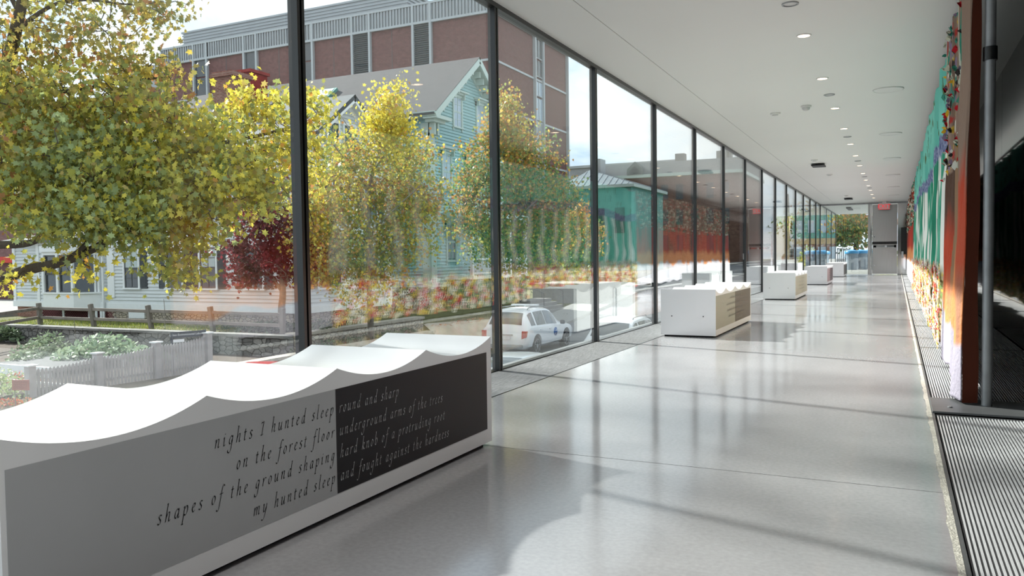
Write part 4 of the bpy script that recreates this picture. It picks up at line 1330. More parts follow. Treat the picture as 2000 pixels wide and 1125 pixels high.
for s, e in ((-1, FY2 - ov), (1, BY2 + ov)):
    b.bar((SX + .72, my2, RZ2 + .14), (SX + .72, e, EZ2 + .14 - ov * sl2), 0.09, 0.30)
    b.bar((SX + .38, my2, RZ2 + .10), (SX + .38, e, EZ2 + .10 - ov * sl2), 0.70, 0.06)
    b.bar((SX + .05, my2, RZ2 - .12), (SX + .05, my2 + s * 4.0, EZ2 - .12), 0.08, 0.32)
    for k in range(1, 11):
        t = k / 11
        yy, zz_ = my2 + s * 4.2 * t, RZ2 - .12 - (RZ2 - EZ2) * t * 1.05
        b.box(SX + .05, SX + .55, yy - .05, yy + .05, zz_ - .22, zz_ + .10)
for y0, y1 in ((FY2 - ov, FY2 + .95), (BY2 - .95, BY2 + ov)):
    b.box(SX, SX + .75, y0, y1, EZ2 - .38, EZ2 - .22)
    b.box(SX, SX + .5, y0 + .2, y1 - .2, EZ2 - .52, EZ2 - .38)
b.box(-40.3, SX + .7, FY2 - ov - .05, FY2 - .1, EZ2 - .28, EZ2 - .06)
b.build('barge_board_trim', M['trim_sage'], H2)
b = MB()
for y in (FY2, BY2 - .45):
    b.box(SX - .02, SX + .06, y - .04, y + .45, -0.6, EZ2 - .5)
b.box(SX - .45, SX + .05, FY2 - .06, FY2, -0.6, EZ2 - .5)
for y in (FY2 - .06, FY2 + .25):
    b.box(SX, SX + .35, y, y + .14, EZ2 - 1.1, EZ2 - .5)
b.box(SX - .02, SX + .08, FY2 - .06, FY2 + .55, EZ2 - 1.15, EZ2 - 1.0)
b.build('corner_trim', M['trim_sage'], H2)
b = MB(); b.bar((-40.5, FY2 - ov - .08, EZ2 + .25 - ov * sl2), (SX + .7, FY2 - ov - .08, EZ2 + .25 - ov * sl2), 0.10, 0.10); b.build('gutter', M['black_metal'], H2)
for y in (36.15, 38.65):
    sash_window(H2, '+x', SX, y, 0.80, 7.62, 9.15, pane=M['pane_sky'], hood=True, dark=False, trim=M['trim_sage'])
for y in (34.95, 37.4, 39.9):
    sash_window(H2, '+x', SX, y, 0.80, 4.3, 6.1, pane=M['pane_sky'], hood=True, dark=False, trim=M['trim_sage'])
for y in (35.3, 39.8):
    sash_window(H2, '+x', SX, y, 0.85, 0.7, 2.6, hood=True, dark=False, trim=M['trim_sage'])
for x in (-22.5, -25, -28):
    sash_window(H2, '-y', FY2, x, 0.80, 4.3, 6.1, hood=True, dark=False, trim=M['trim_sage'])
b = MB()
q0 = Vector((-28.6, my2 - 1.6, RZ2 + .44 - 1.6 * sl2)); dn = Vector((0, -1, -sl2)).normalized()
nrm = Vector((0, -sl2, 1)).normalized()
for (w_, h_, o_) in ((1.35, 1.0, .12),):
    p = [q0 + Vector((-w_ / 2, 0, 0)), q0 + Vector((w_ / 2, 0, 0)), q0 + Vector((w_ / 2, 0, 0)) + dn * h_, q0 + Vector((-w_ / 2, 0, 0)) + dn * h_]
    b.add([v - nrm * .05 for v in p] + [v + nrm * o_ for v in p], [(0, 1, 2, 3), (7, 6, 5, 4), (0, 4, 5, 1), (1, 5, 6, 2), (2, 6, 7, 3), (3, 7, 4, 0)])
sk = b.build('skylight_frame', mat('green_copper', '5f8f86', rough=0.6), H2)
b = MB(); p = [q0 + Vector((-.55, 0, 0)) + dn * .1, q0 + Vector((.55, 0, 0)) + dn * .1, q0 + Vector((.55, 0, 0)) + dn * .9, q0 + Vector((-.55, 0, 0)) + dn * .9]
b.add([v + nrm * .10 for v in p] + [v + nrm * .14 for v in p], [(0, 1, 2, 3), (7, 6, 5, 4), (0, 4, 5, 1), (1, 5, 6, 2), (2, 6, 7, 3), (3, 7, 4, 0)])
b.build('skylight_pane', mat('bright_skylight', 'd5dee4', rough=0.1, spec=0.8), sk)
# porch on the street side
b = MB(); b.box(SX, SX + 1.7, 34.6, 41.2, -0.25, -0.08); b.box(SX, SX + 1.75, 34.55, 41.25, 2.9, 3.15); b.build('porch_deck', M['trim_sage'], H2)
b = MB(); b.box(SX + .1, SX + 1.6, 34.7, 41.1, -1.7, -0.25); b.build('porch_skirt', mat('dark_green_boards', '2c5c50', rough=0.8), H2)
b = MB()
for y in (34.7, 36.8, 39.0, 41.0):
    b.box(SX + 1.5, SX + 1.65, y - .08, y + .08, -0.1, 2.9)
b.box(SX + 1.53, SX + 1.62, 34.7, 41.0, 0.72, 0.80); b.box(SX + 1.54, SX + 1.61, 34.7, 41.0, 0.02, 0.08)
b.build('porch_frame', M['trim_white'], H2)
b = MB(); y = 34.85
while y < 41:
    b.lathe([(.025, .08), (.05, .22), (.03, .32), (.035, .6), (.025, .72)], (SX + 1.575, y, 0), 6); y += 0.17
b.build('baluster_lattice', M['trim_white'], H2)

# ------------------------------------------------------------------ big brick building
B = thing('brick_building', 'large dull red brick block with ribbed grey metal parapet and dark louvred bays', 'building', (-50, 75, -1))
cx, cy, bw_, by1 = -34.0, 66.6, -77.3, 85.0
b = MB(); b.box(bw_, cx, cy, by1, -1, 23.7); b.build('brick_wall', M['brick'], B)
b = MB(); b.box(bw_ - .05, cx + .12, cy - .12, by1 + .05, 23.65, 25.5); b.build('parapet_wall', M['metal_rib'], B)
b = MB(); x = bw_
while x < cx:
    b.box(x, x + .17, cy - .24, cy - .10, 23.8, 25.35); x += 0.36
y = cy
while y < by1:
    b.box(cx + .10, cx + .24, y, y + .17, 23.8, 25.35); y += 0.36
b.build('parapet_rib', M['metal_rib'], B, fix=False)
b = MB(); b.box(bw_ - .1, cx + .3, cy - .3, cy - .08, 23.55, 23.78); b.box(bw_ - .1, cx + .3, cy - .3, cy - .05, 25.35, 25.55)
b.box(cx + .08, cx + .3, cy, by1, 23.55, 23.78); b.box(cx + .05, cx + .3, cy, by1, 25.35, 25.55)
for z in (19.3, 14.9, 10.5, 6.1):
    b.box(bw_, cx + .1, cy - .1, cy, z - .1, z + .1); b.box(cx, cx + .1, cy, by1, z - .1, z + .1)
b.build('band_trim', M['metal_frame'], B)
slots = [(-72.1, -70.05, 'g'), (-64.5, -62.7, 'g'), (-56.7, -55.0, 'g'), (-49.9, -47.75, 'l'), (-42.6, -40.6, 'l')]
b = MB()
for x0, x1, k in slots:
    for x in (x0, x1):
        b.box(x - .12, x + .12, cy - .32, cy, 3, 25.5)
b.box(cx - .25, cx + .12, cy - .2, cy + .1, -1, 25.5); b.box(bw_ - .1, bw_ + .2, cy - .2, cy, -1, 25.5)
for y in (75.85, 77.95, by1 - .15):
    b.box(cx, cx + .32, y - .12, y + .12, 3, 25.5)
b.build('pilaster_trim', M['metal_frame'], B)
for x0, x1, k in slots:
    for z0, z1 in ((19.4, 23.55), (15.0, 19.2), (10.6, 14.8)):
        if k == 'l':
            s = MB(); z = z0
            while z < z1 - .1:
                s.quad((x0 + .12, cy - .20, z), (x1 - .12, cy - .20, z), (x1 - .12, cy - .04, z + .16), (x0 + .12, cy - .04, z + .16)); s.quad((x0 + .12, cy - .20, z), (x1 - .12, cy - .20, z), (x1 - .12, cy - .17, z - .05), (x0 + .12, cy - .17, z - .05)); z += 0.2
            s.box(x0 + .12, x1 - .12, cy - .03, cy - .01, z0, z1)
            s.build('louvre', M['louvre'], B, fix=False)
        else:
            s = MB(); s.box(x0 + .12, x1 - .12, cy - .08, cy - .01, z0 + .12, z0 + (z1 - z0) * .52); s.box(x0 + .12, x1 - .12, cy - .08, cy - .01, z0 + (z1 - z0) * .56, z1)
            s.build('window_pane', M['dark_pane'], B)
for z0, z1, m in ((19.6, 21.3, 'dark_pane'), (21.5, 23.5, 'dark_pane'), (17.6, 19.1, 'pane_sky'), (15.1, 17.4, 'pane_sky'), (13.2, 14.8, 'metal_rib'), (10.7, 13.0, 'pane_sky'), (8.6, 10.4, 'pane_sky'), (6.2, 8.4, 'metal_rib')):
    s = MB(); s.box(cx + .01, cx + .1, 75.97, 77.83, z0, z1); f = s.build('window_pane', M[m], B)
    s = MB(); s.box(cx + .1, cx + .15, 76.85, 76.95, z0, z1); s.box(cx + .1, cx + .15, 75.97, 77.83, z0, z0 + .1); s.build('sash', M['metal_frame'], f)
b = MB()
for x in (-67.3, -59.7, -52.4, -45.2):
    b.box(x - .03, x + .03, cy - .02, cy, 19.4, 23.6)
b.build('joint_seam', M['sash_dark'], B)
b = MB(); b.box(bw_ + .3, -45.2, 69.5, 84, 25.3, 28.1); b.build('penthouse_wall', M['metal_rib'], B)
b = MB(); z = 25.6
while z < 28.0:
    b.box(bw_ + .2, -45.1, 69.4, 69.5, z, z + .16); b.box(-45.2, -45.1, 69.5, 84, z, z + .16); z += 0.34
b.box(bw_ + .1, -45.0, 69.35, 84, 28.0, 28.2)
b.build('penthouse_rib', M['metal_rib'], B, fix=False)
B2 = thing('brick_wing', 'lower brick wing glimpsed through the big tree leaves beside the taller brick block', 'building', (-100, 75, -1))
b = MB(); b.box(-125, -77.6, 68, 85, -1, 21.6); b.build('brick_wall', M['brick'], B2)
b = MB(); b.box(-86, -77.6, 67.9, 85, 21.6, 24.4); b.build('parapet_wall', M['metal_rib'], B2)
b = MB()
for x in (-84, -92, -100, -108):
    b.box(x, x + 2, 67.9, 68, 15, 20); b.box(x, x + 2, 67.9, 68, 8, 13)
b.build('window_pane', M['dark_pane'], B2)

# ------------------------------------------------------------------ far buildings along the street
T = thing('teal_hall', 'low teal hall with hipped standing seam roof beyond the trees', 'building', (-33, 92, -1))
b = MB(); b.box(-36.5, -28.0, 90, 104, -1, 9.0); b.build('wall_panel', M['teal_wall'], T)
b = MB(); b.box(-37, -27.5, 89.5, 104.5, 8.85, 9.2); b.build('eave_trim', M['trim_sage'], T)
ap = [(-34.4, 93.5, 11.5), (-34.4, 101, 11.5)]
b = MB(); E = [(-37, 89.5, 9.2), (-27.5, 89.5, 9.2), (-27.5, 104.5, 9.2), (-37, 104.5, 9.2)]
b.add(E + ap, [(0, 1, 4), (1, 2, 5, 4), (2, 3, 5), (3, 0, 4, 5), (3, 2, 1, 0)]); b.build('roof', M['seam_roof'], T)
b = MB()
for k in range(1, 12):
    t = k / 12; x = -37 + 9.5 * t
    a = Vector((x, 89.5, 9.2)); tt = min((x + 37) / 2.6, (-27.5 - x) / 6.9)
    b.bar(a, a + Vector((0, 4.0, 2.3)) * min(1, tt), 0.06, 0.12)
for k in range(1, 14):
    y = 89.5 + 15 * k / 14; a = Vector((-27.5, y, 9.2)); tt = min((y - 89.5) / 4, (104.5 - y) / 3.5, 1)
    b.bar(a, a + Vector((-6.9, 0, 2.3)) * tt, 0.06, 0.12)
b.build('roof_seam', M['metal_frame'], T)
b = MB(); b.box(-36.0, -34.6, 98, 100, 11.0, 13.4); b.build('roof_unit', M['metal_rib'], T)
b = MB()
for x in (-35, -32.5, -30):
    b.box(x, x + 1.2, 89.9, 90, 3.5, 6.5)
b.build('window_pane', M['dark_pane'], T)

T = thing('institution_building', 'long brown brick institution with grey mansard roof, dormer and chimneys far up the street', 'building', (-30, 120, -1))
b = MB(); b.box(-41, -20.0, 115, 135, -1, 12.4); b.build('brick_wall', brick_mat('brown_brick', '6e5148', '7f6157', '8a7a70', 0.5, 0.16), T)
b = MB(); b.box(-41.5, -19.5, 114.4, 135, 12.3, 12.75); b.build('cornice_trim', M['trim_sage'], T)
b = MB(); b.prism([(114.6, 12.75), (116.0, 14.6), (134, 14.6), (135, 12.75)], 'x', -41.3, -19.7); b.build('roof', M['slate'], T)
b = MB(); b.prism([(-36.2, 12.75), (-33.8, 12.75), (-33.8, 13.6), (-35.0, 14.7), (-36.2, 13.6)], 'y', 114.3, 116.6); b.build('dormer', M['slate'], T)
b = MB(); b.prism([(-35.7, 12.9), (-34.3, 12.9), (-34.3, 13.4), (-35.0, 14.0), (-35.7, 13.4)], 'y', 114.22, 114.3); b.build('dormer_pane', M['dark_pane'], T)
for x, w_ in ((-29.9, 1.4), (-23.8, 1.0), (-22.5, .3), (-22.0, .3)):
    b = MB(); b.box(x, x + w_, 118, 119.4, 14.4, 15.9 if w_ > 0.5 else 16.0); b.build('chimney', M['coping'], T)
b = MB()
for k in range(9):
    for z in (1.5, 5.2, 8.9):
        b.box(-40 + k * 2.2, -39 + k * 2.2, 114.9, 115, z, z + 2.2)
b.build('window_pane', M['dark_pane'], T)
T = thing('grey_flat_building', 'long pale grey flat roofed building behind the teal hall', 'building', (-45, 150, -1))
b = MB(); b.box(-62, -38, 150, 165, -1, 18.8); b.build('wall_panel', M['metal_rib'], T)
b = MB(); b.box(-62.3, -37.7, 149.7, 165.3, 18.4, 18.9); b.build('parapet_trim', M['metal_frame'], T)
T = thing('corner_shop_building', 'blue-green building with tan ground band and dark brick base beyond the glazed end', 'building', (8, 150, -1))
b = MB(); b.box(3.2, 11.5, 150, 162, 3.4, 8.2); b.build('upper_wall', M['teal_wall'], T)
b = MB(); b.box(3.0, 11.7, 149.8, 162, 2.4, 3.4); b.build('band_trim', M['tan_wall'], T)
b = MB(); b.box(3.2, 11.5, 150, 162, -1, 2.4); b.build('base_wall', M['brick_old'], T)
b = MB(); b.prism([(11.8, -1), (14.2, -1), (14.2, 7.2), (13, 8.8), (11.8, 7.2)], 'y', 148, 160); b.build('yellow_gable', M['tan_wall'], T)
b = MB()
for k in range(4):
    b.box(3.8 + k * 2.0, 4.9 + k * 2.0, 149.9, 150, 4.4, 6.6); b.box(3.8 + k * 2.0, 5.2 + k * 2.0, 149.9, 150, -0.5, 1.9)
b.build('window_pane', M['pane_sky'], T)

# ------------------------------------------------------------------ trees and plants
MAPLE = np.array([(0, 1), (.17, .52), (.72, .66), (.50, .20), (.92, -.18), (.30, -.28), (0, -.62), (-.30, -.28), (-.92, -.18), (-.50, .20), (-.72, .66), (-.17, .52)])
OVAL = np.array([(0, 1), (.42, .4), (.36, -.5), (0, -.9), (-.36, -.5), (-.42, .4)])


def leaf_cloud(name, centres, sizes, cols, template, m, parent, r, droop=0.3, flat=0.0):
    """one polygon a leaf, each turned its own way and folded a little along the midrib"""
    n = len(centres)
    nrm = r.normal(size=(n, 3)); nrm[:, 2] = np.abs(nrm[:, 2]) * (0.55 + flat) + flat
    nrm /= np.linalg.norm(nrm, axis=1, keepdims=True)
    tip = r.normal(size=(n, 3)); tip[:, 2] -= droop * 2
    tip -= nrm * (tip * nrm).sum(1, keepdims=True); tip /= np.linalg.norm(tip, axis=1, keepdims=True)
    side = np.cross(tip, nrm)
    T = template
    fold = 0.25
    P = centres[:, None, :] + sizes[:, None, None] * (side[:, None, :] * T[None, :, 0:1] + tip[:, None, :] * T[None, :, 1:2] - nrm[:, None, :] * (np.abs(T[None, :, 0:1]) * fold))
    return np_mesh(name, P.reshape(-1, 3), len(T), m, cols, parent)


def palette_pick(r, pal, n):
    cols = np.array([lin(c) for c, w in pal]); w = np.array([w for c, w in pal], float); w /= w.sum()
    c = cols[r.choice(len(pal), n, p=w)]
    return np.clip(c * r.uniform(0.78, 1.18, (n, 1)), 0, 1)


def lighter(p, g):
    return [(''.join('%02x' % min(255, int(int(c[i:i + 2], 16) * g)) for i in (0, 2, 4)), w) for c, w in p]


def tree(name, label, base, limbs, blobs, leaf_size, template, seed, bark, per=20, sigma=0.26, twig=0.016, leaf_m=None, group=None, droop=0.35, thin=1.0):
    """limbs: [(points, radii)], the first is the trunk; blobs: [(centre, (r_right, r_up, r_deep), leaves, palette)]"""
    r = np.random.default_rng(seed)
    t = thing(name, label, 'tree', base, group)
    sk = []
    for i, (pts, rad) in enumerate(limbs):
        pp = spline([tuple(p) for p in pts], 5); rr_ = np.interp(np.linspace(0, 1, len(pp)), np.linspace(0, 1, len(rad)), rad)
        b = MB(); b.tube(pp, list(rr_), 10 if i == 0 else 7)
        b.build('trunk' if i == 0 else 'branch', bark, t, smooth=True, fix=False)
        d = pp[len(pp) // 2:] if i == 0 else pp[1:]
        sk += [np.array(p) for p in d]
    sk = np.array(sk)
    cc, pal = [], []
    R_, U_, D_ = np.array(RT), np.array(UP), np.array(_f)
    for c, rad, nl, p in blobs:
        k = max(1, int(nl / per))
        q = r.normal(size=(k, 3)); q /= np.linalg.norm(q, axis=1, keepdims=True); q *= r.random((k, 1)) ** 0.42
        cc.append(np.array(c) + (q[:, 0:1] * rad[0]) * R_ + (q[:, 1:2] * rad[1]) * U_ + (q[:, 2:3] * rad[2]) * D_)
        pal += [p] * k
    cc = np.concatenate(cc)
    order = np.argsort([np.min(np.linalg.norm(sk - c, axis=1)) for c in cc])
    tw = MB()
    for i in order:
        c = cc[i]
        d = np.linalg.norm(sk - c, axis=1); j = int(np.argmin(d)); s = sk[j]
        mid = (s + c) / 2 + r.normal(size=3) * 0.10 * d[j] + np.array([0, 0, 0.06 * d[j]])
        w = min(twig * (0.6 + 0.55 * d[j]), 0.035)
        tw.tube([s, mid, c], [w, w * 0.7, w * 0.4], 4, cap=False)
        sk = np.vstack([sk, mid, c])
    tw.build('twig_tufts', bark, t, smooth=True, fix=False)
    L, S, C = [], [], []
    for i, c in enumerate(cc):
        k = int(per * r.uniform(0.6, 1.4) * thin)
        L.append(c + r.normal(size=(k, 3)) * sigma * np.array([1, 1, .75])); S.append(leaf_size * r.uniform(0.6, 1.25, k)); C.append(palette_pick(r, pal[i], k))
    leaf_cloud('foliage', np.concatenate(L), np.concatenate(S), np.concatenate(C), template, leaf_m or M['leaf'], t, r, droop)
    return t


def ground_pt(x, y, z):
    d = _f + RT * ((x - 1000) / F_PX) + UP * ((562.5 - y) / F_PX)
    return EYE + d * ((z - EYE.z) / d.z)


G1 = [('97964a', 4), ('aba550', 4), ('828a50', 3), ('8f9a68', 2), ('c4b650', 2), ('9c8a50', 1.5)]          # green going yellow
G2 = [('cdbf48', 4), ('bdb04c', 3), ('dccb58', 2), ('a3a050', 2), ('cf9a4c', .6)]                          # yellow
G3 = [('87926a', 4), ('93a070', 3), ('7d8458', 3), ('a5a35c', 2)]                                          # grey green
G4 = [('8a8146', 4), ('9b8a4e', 3), ('7b7d48', 3), ('a2744a', 1.4), ('b5a04a', 2)]                         # olive brown
OR = [('c99a50', 4), ('b98650', 3), ('d2b458', 3), ('a8704a', 1.5), ('a8a056', 3)]                           # orange
RD = [('6a323b', 4), ('7a3a42', 3), ('572d36', 3), ('8a4446', 1.2), ('74493f', 1)]
GN = [('6f8f58', 4), ('82a060', 3), ('5f7d50', 3), ('9cac5c', 2)]
G1, G2, G3, G4 = lighter(G1, 1.14), lighter(G2, 1.08), lighter(G3, 1.16), lighter(G4, 1.16)
OR = lighter(OR, 1.06)

A = lambda x, y, d: at(x, y, d)
px_ = lambda n, d: n / F_PX * d
blobs = []
# (pixel x, pixel y, depth, half width px, half height px, half depth m, leaves, palette)
for (x, y, d, w, h, dp, n, p) in [
    (60, 70, 15, 110, 80, 1.6, 620, G4), (190, 110, 15, 130, 60, 1.6, 800, G4), (300, 150, 15, 75, 45, 1.2, 480, G4),
    (270, 10, 14.5, 100, 24, 1.0, 420, G4), (120, 10, 15, 100, 40, 1.2, 360, G1),
    (60, 230, 14, 100, 80, 1.8, 1900, G4 + G1), (190, 230, 14.5, 130, 75, 1.8, 2100, G1 + G4), (310, 220, 14.5, 80, 50, 1.3, 900, G1 + G4),
    (90, 350, 13.5, 130, 90, 1.8, 2700, G1 + G4), (230, 345, 14, 130, 90, 1.8, 2700, G1), (350, 310, 14.5, 105, 75, 1.5, 1700, G2 + G1),
    (150, 300, 13, 70, 80, 1.0, 700, G3), (60, 410, 13, 90, 42, 1.2, 800, G1), (190, 425, 13, 120, 50, 1.2, 1600, G3 + G1),
    (320, 420, 13.8, 105, 80, 1.4, 1900, G1), (430, 370, 14.3, 85, 75, 1.3, 1300, G2 + G1), (345, 520, 13.6, 45, 32, 0.6, 330, G1),
    (480, 290, 14.8, 75, 65, 1.2, 950, G2 + G1), (480, 200, 15.2, 42, 38, .9, 380, G2), (540, 230, 15.4, 50, 60, 1.1, 560, G2 + G1),
    (612, 200, 16, 16, 45, .7, 260, G2 + G1), (612, 300, 16, 24, 55, .8, 380, G2 + G1), (628, 440, 27, 26, 60, 1.0, 700, OR[:1] + G2), (520, 370, 14.8, 50, 50, 1.0, 480, G1),
    (390, 250, 15, 55, 35, 1.0, 380, G2 + G1), (20, 545, 13, 34, 16, .5, 110, G2), (150, 520, 13.2, 26, 24, .4, 130, G2),
    (0, 150, 14, 70, 55, 1.4, 600, G4), (-60, 330, 13.5, 70, 180, 1.6, 1300, G1), (560, 320, 15.5, 42, 42, .8, 300, G2),
    (-90, 60, 15, 80, 120, 1.6, 600, G4), (60, -90, 15, 170, 70, 1.8, 1100, G4), (260, -80, 15, 120, 45, 1.6, 600, G4),
]:
    blobs.append((A(x, y, d), (px_(w, d), px_(h, d), dp), n, p))
for (x, y, z, rr_, n) in [(-12.5, 4.6, 7.2, 1.6, 420), (-13.5, 6.5, 8.4, 1.7, 620), (-12.0, 3.0, 6.6, 1.4, 330), (-14.2, 8.0, 9.2, 1.6, 520), (-11.2, 5.6, 7.6, 1.4, 430), (-12.6, 8.6, 7.9, 1.3, 380), (-12.6, 5.5, 8.1, 1.3, 330), (-14.2, 5.6, 9.1, 1.4, 300), (-13.0, 7.3, 8.4, 1.2, 220)]:  # leaf clusters out of view, added to dapple the sun on the near floor
    blobs.append((Vector((x, y, z)), (rr_, rr_, rr_), n, G1))
tb = A(-95, 770, 15.5); tb.z = -2.35
trunk = [tb, A(-80, 560, 15.3), A(-50, 360, 15.2), A(0, 190, 15), A(28, 70, 15), A(48, -20, 15), A(70, -140, 15.2)]
limbs = [(trunk, [.24, .20, .17, .13, .11, .09, .04]),
         ([A(-70, 500, 15.2), A(-20, 545, 14.2), A(60, 525, 13.4), A(140, 505, 13.2), A(250, 450, 13.4), A(330, 400, 13.8), (A(420, 360, 14.3))], [.12, .105, .09, .075, .055, .04, .02]),
         ([A(135, 505, 13.2), A(165, 480, 13.1), A(190, 440, 13.1)], [.05, .04, .02]),
         ([A(-60, 470, 15.2), A(0, 478, 14.4), A(70, 470, 13.8), A(120, 420, 13.6)], [.09, .075, .055, .025]),
         ([A(0, 190, 15), A(40, 170, 14.8), A(110, 180, 14.6), A(240, 160, 14.8), (A(330, 150, 15))], [.06, .05, .04, .03, .012]),
         ([A(-45, 330, 15.2), A(60, 300, 14.6), A(200, 270, 14.4), A(340, 290, 14.5), A(480, 270, 14.9), A(600, 240, 15.8)], [.09, .07, .055, .045, .035, .015]),
         ([A(28, 70, 15), A(70, 30, 14.9), A(140, 0, 14.8), A(260, 10, 14.6)], [.05, .04, .03, .012]),
         ([A(40, 30, 15), A(10, -20, 14.9), A(-40, -50, 14.8)], [.05, .04, .02])]
tree('plane_tree', 'large yellow-green broadleaf tree with big leaves above the picket fence', tb, limbs, [(c, q, int(k * 1.02), p) for c, q, k, p in blobs], 0.070, MAPLE, 21, M['bark'], per=26, sigma=0.22, twig=0.014)


def street_tree(label, base, d, sp, seed, pal_top, pal_mid, pal_low, cx, top, bottom, half, n, leaf=0.085, name='street_tree', bark=None, lean=0):
    """an upright young tree with a broad oval crown"""
    base = Vector(base)
    bl = []
    H_ = bottom - top
    for k, (fy, fw, share, p) in enumerate(sp):
        y = top + H_ * fy; w = half * fw
        for side in ((-0.5, 0.5) if fw > 0.5 else (0,)):
            bl.append((A(cx + lean * (0.6 - fy) + side * w, y, d + (0.5 if side > 0 else -0.5)), (px_(w * (0.62 if side else 0.9), d), px_(H_ * 0.17, d), px_(w * 0.62, d)), n * share / (2 if side else 1), (pal_top, pal_mid, pal_low)[p]))
    c0, c1, c2, c3 = A(cx, bottom + 0.05 * H_, d), A(cx - 0.02 * half, bottom - 0.3 * H_, d), A(cx + 0.05 * half, bottom - 0.62 * H_, d), A(cx + 0.5 * lean, top + 0.08 * H_, d)
    tr = [base, base * 0.5 + c0 * 0.5, c0, c1, c2, c3]
    limbs = [(tr, [.13, .115, .10, .075, .05, .015])]
    for k in range(9):
        f = 0.05 + 0.075 * k
        s = A(cx, bottom - f * H_, d)
        sd = 1 if k % 2 else -1
        e = A(cx + sd * half * (0.9 - 0.06 * k), bottom - (f + 0.26) * H_, d + ((k % 3) - 1) * px_(half * .6, d))
        limbs.append(([s, s * 0.6 + e * 0.4 + Vector((0, 0, .05)), e], [.045, .03, .012]))
    return tree(name, label, base, limbs, bl, leaf, MAPLE, seed, bark or M['bark_grey'], per=20, sigma=0.27, twig=0.013)


SPR = [(0.06, .22, .05, 0), (0.18, .45, .11, 0), (0.34, .75, .19, 1), (0.52, .95, .25, 1), (0.70, 1.0, .23, 1), (0.86, .8, .14, 2), (0.97, .5, .05, 2)]
street_tree('orange and yellow street tree with pale trunk rising from the stone planting strip', (-17.45, 24.0, -2.16), 27.6, SPR, 31, G2, OR[:2] + G2[:2] + G1 + G4, OR[:1] + G4 + G1, 722, 190, 560, 138, 19000, 0.07, lean=75)
street_tree('greener street tree with rust coloured top, in front of the blue-green house', (-14.9, 31.6, gz(31.6) + .1), 34.6, SPR, 47, OR + G1, GN + OR[:2] + G4, GN + G1[:2], 1005, 205, 520, 122, 17000, 0.082, lean=-35)
# small golden tree by the teal hall
street_tree('small golden street tree farther along, before the teal hall', (-14.9, 52, gz(52) + .1), 54, SPR, 53, OR, OR + GN, GN, 1135, 400, 520, 48, 2600, 0.12)
# dark red maple by the white house
mb_ = A(552, 655, 28.2); mb_.z = -1.75
bl = []
for (x, y, w, h, n, p) in [(525, 360, 40, 35, 500, RD), (500, 420, 60, 45, 1000, RD), (545, 440, 50, 55, 900, RD), (490, 490, 55, 45, 900, RD), (540, 520, 55, 45, 800, RD), (480, 540, 35, 22, 330, RD), (575, 480, 35, 70, 600, RD), (620, 500, 40, 40, 420, RD + OR[:1])]:
    bl.append((A(x, y, 28), (px_(w, 28), px_(h, 28), 1.2), n, p))
tree('red_maple', 'dark red leaved maple in front of the white house, beside the rail fence end', mb_,
     [([mb_, A(550, 605, 28.2), A(552, 560, 28.1), A(540, 480, 28), A(528, 380, 28)], [.16, .13, .11, .06, .02]), ([A(552, 565, 28.1), A(580, 500, 28), A(600, 430, 28)], [.08, .05, .02]),
      ([A(551, 570, 28.1), A(520, 530, 27.8), A(470, 510, 27.6)], [.07, .045, .015]), ([A(551, 560, 28.1), A(560, 480, 28.4), A(562, 400, 28.4)], [.07, .045, .015])],
     bl, 0.085, MAPLE, 61, M['bark_grey'], per=20, sigma=0.24)
# trees and hedge beyond the glazed end
tree('far_tree', 'dark green tree with golden edge seen through the glazed corridor end', Vector((-3.2, 74, -.3)), [([Vector((-3.2, 74, -.3)), Vector((-3.1, 74, 2.5)), Vector((-3.2, 74, 6))], [.25, .2, .08])],
     [(A(1640, 445, 66), (2.6, 1.3, 2), 1100, GN + G4), (A(1665, 430, 66), (2.2, 1.4, 2), 900, GN + OR[:2]), (A(1690, 435, 66), (2.0, 1.8, 2), 900, OR + G4), (A(1655, 460, 66), (2.6, .7, 2), 700, GN)], 0.16, OVAL, 71, M['bark'], per=22, sigma=0.5)
tree('far_tree', 'tall brown-gold tree behind the end canopy, left of the dark green one', Vector((-9.5, 80, -.3)), [([Vector((-9.5, 80, -.3)), Vector((-9.4, 80, 3)), Vector((-9.4, 80, 6.5))], [.25, .2, .08])],
     [(A(1600, 440, 74), (2.8, 2.2, 2), 900, G4 + OR), (A(1570, 445, 74), (2.4, 1.8, 2), 600, G4 + GN), (A(1620, 425, 74), (1.6, 1.4, 2), 500, OR)], 0.17, OVAL, 72, M['bark'], per=22, sigma=0.5)


tree('far_tree', 'dark leafy tree standing right of the path, mirrored in the far panes', Vector((5.5, 72, -.3)), [([Vector((5.5, 72, -.3)), Vector((5.5, 72, 2.5)), Vector((5.4, 72, 6))], [.25, .2, .08])],
     [(Vector((4.2, 72, 5.0)), (2.2, 1.8, 2), 1000, GN + G4), (Vector((6.8, 71, 5.6)), (2.2, 2.0, 2), 1000, GN + G4), (Vector((5.4, 72, 7.4)), (2.4, 1.6, 2), 900, GN + OR[:1])], 0.16, OVAL, 73, M['bark'], per=22, sigma=0.5)
tree('far_tree', 'olive tree close by the hedge right of the path outside', Vector((2.6, 52, -.3)), [([Vector((2.6, 52, -.3)), Vector((2.6, 52, 2.0)), Vector((2.6, 52, 4.5))], [.15, .12, .05])],
     [(Vector((2.0, 52, 3.6)), (1.3, 1.2, 1.2), 700, G4 + GN), (Vector((3.2, 52, 4.2)), (1.4, 1.2, 1.2), 700, G4 + GN), (Vector((1.2, 53, 4.6)), (1.0, .8, 1.0), 400, OR + G4)], 0.11, OVAL, 74, M['bark'], per=22, sigma=0.35)


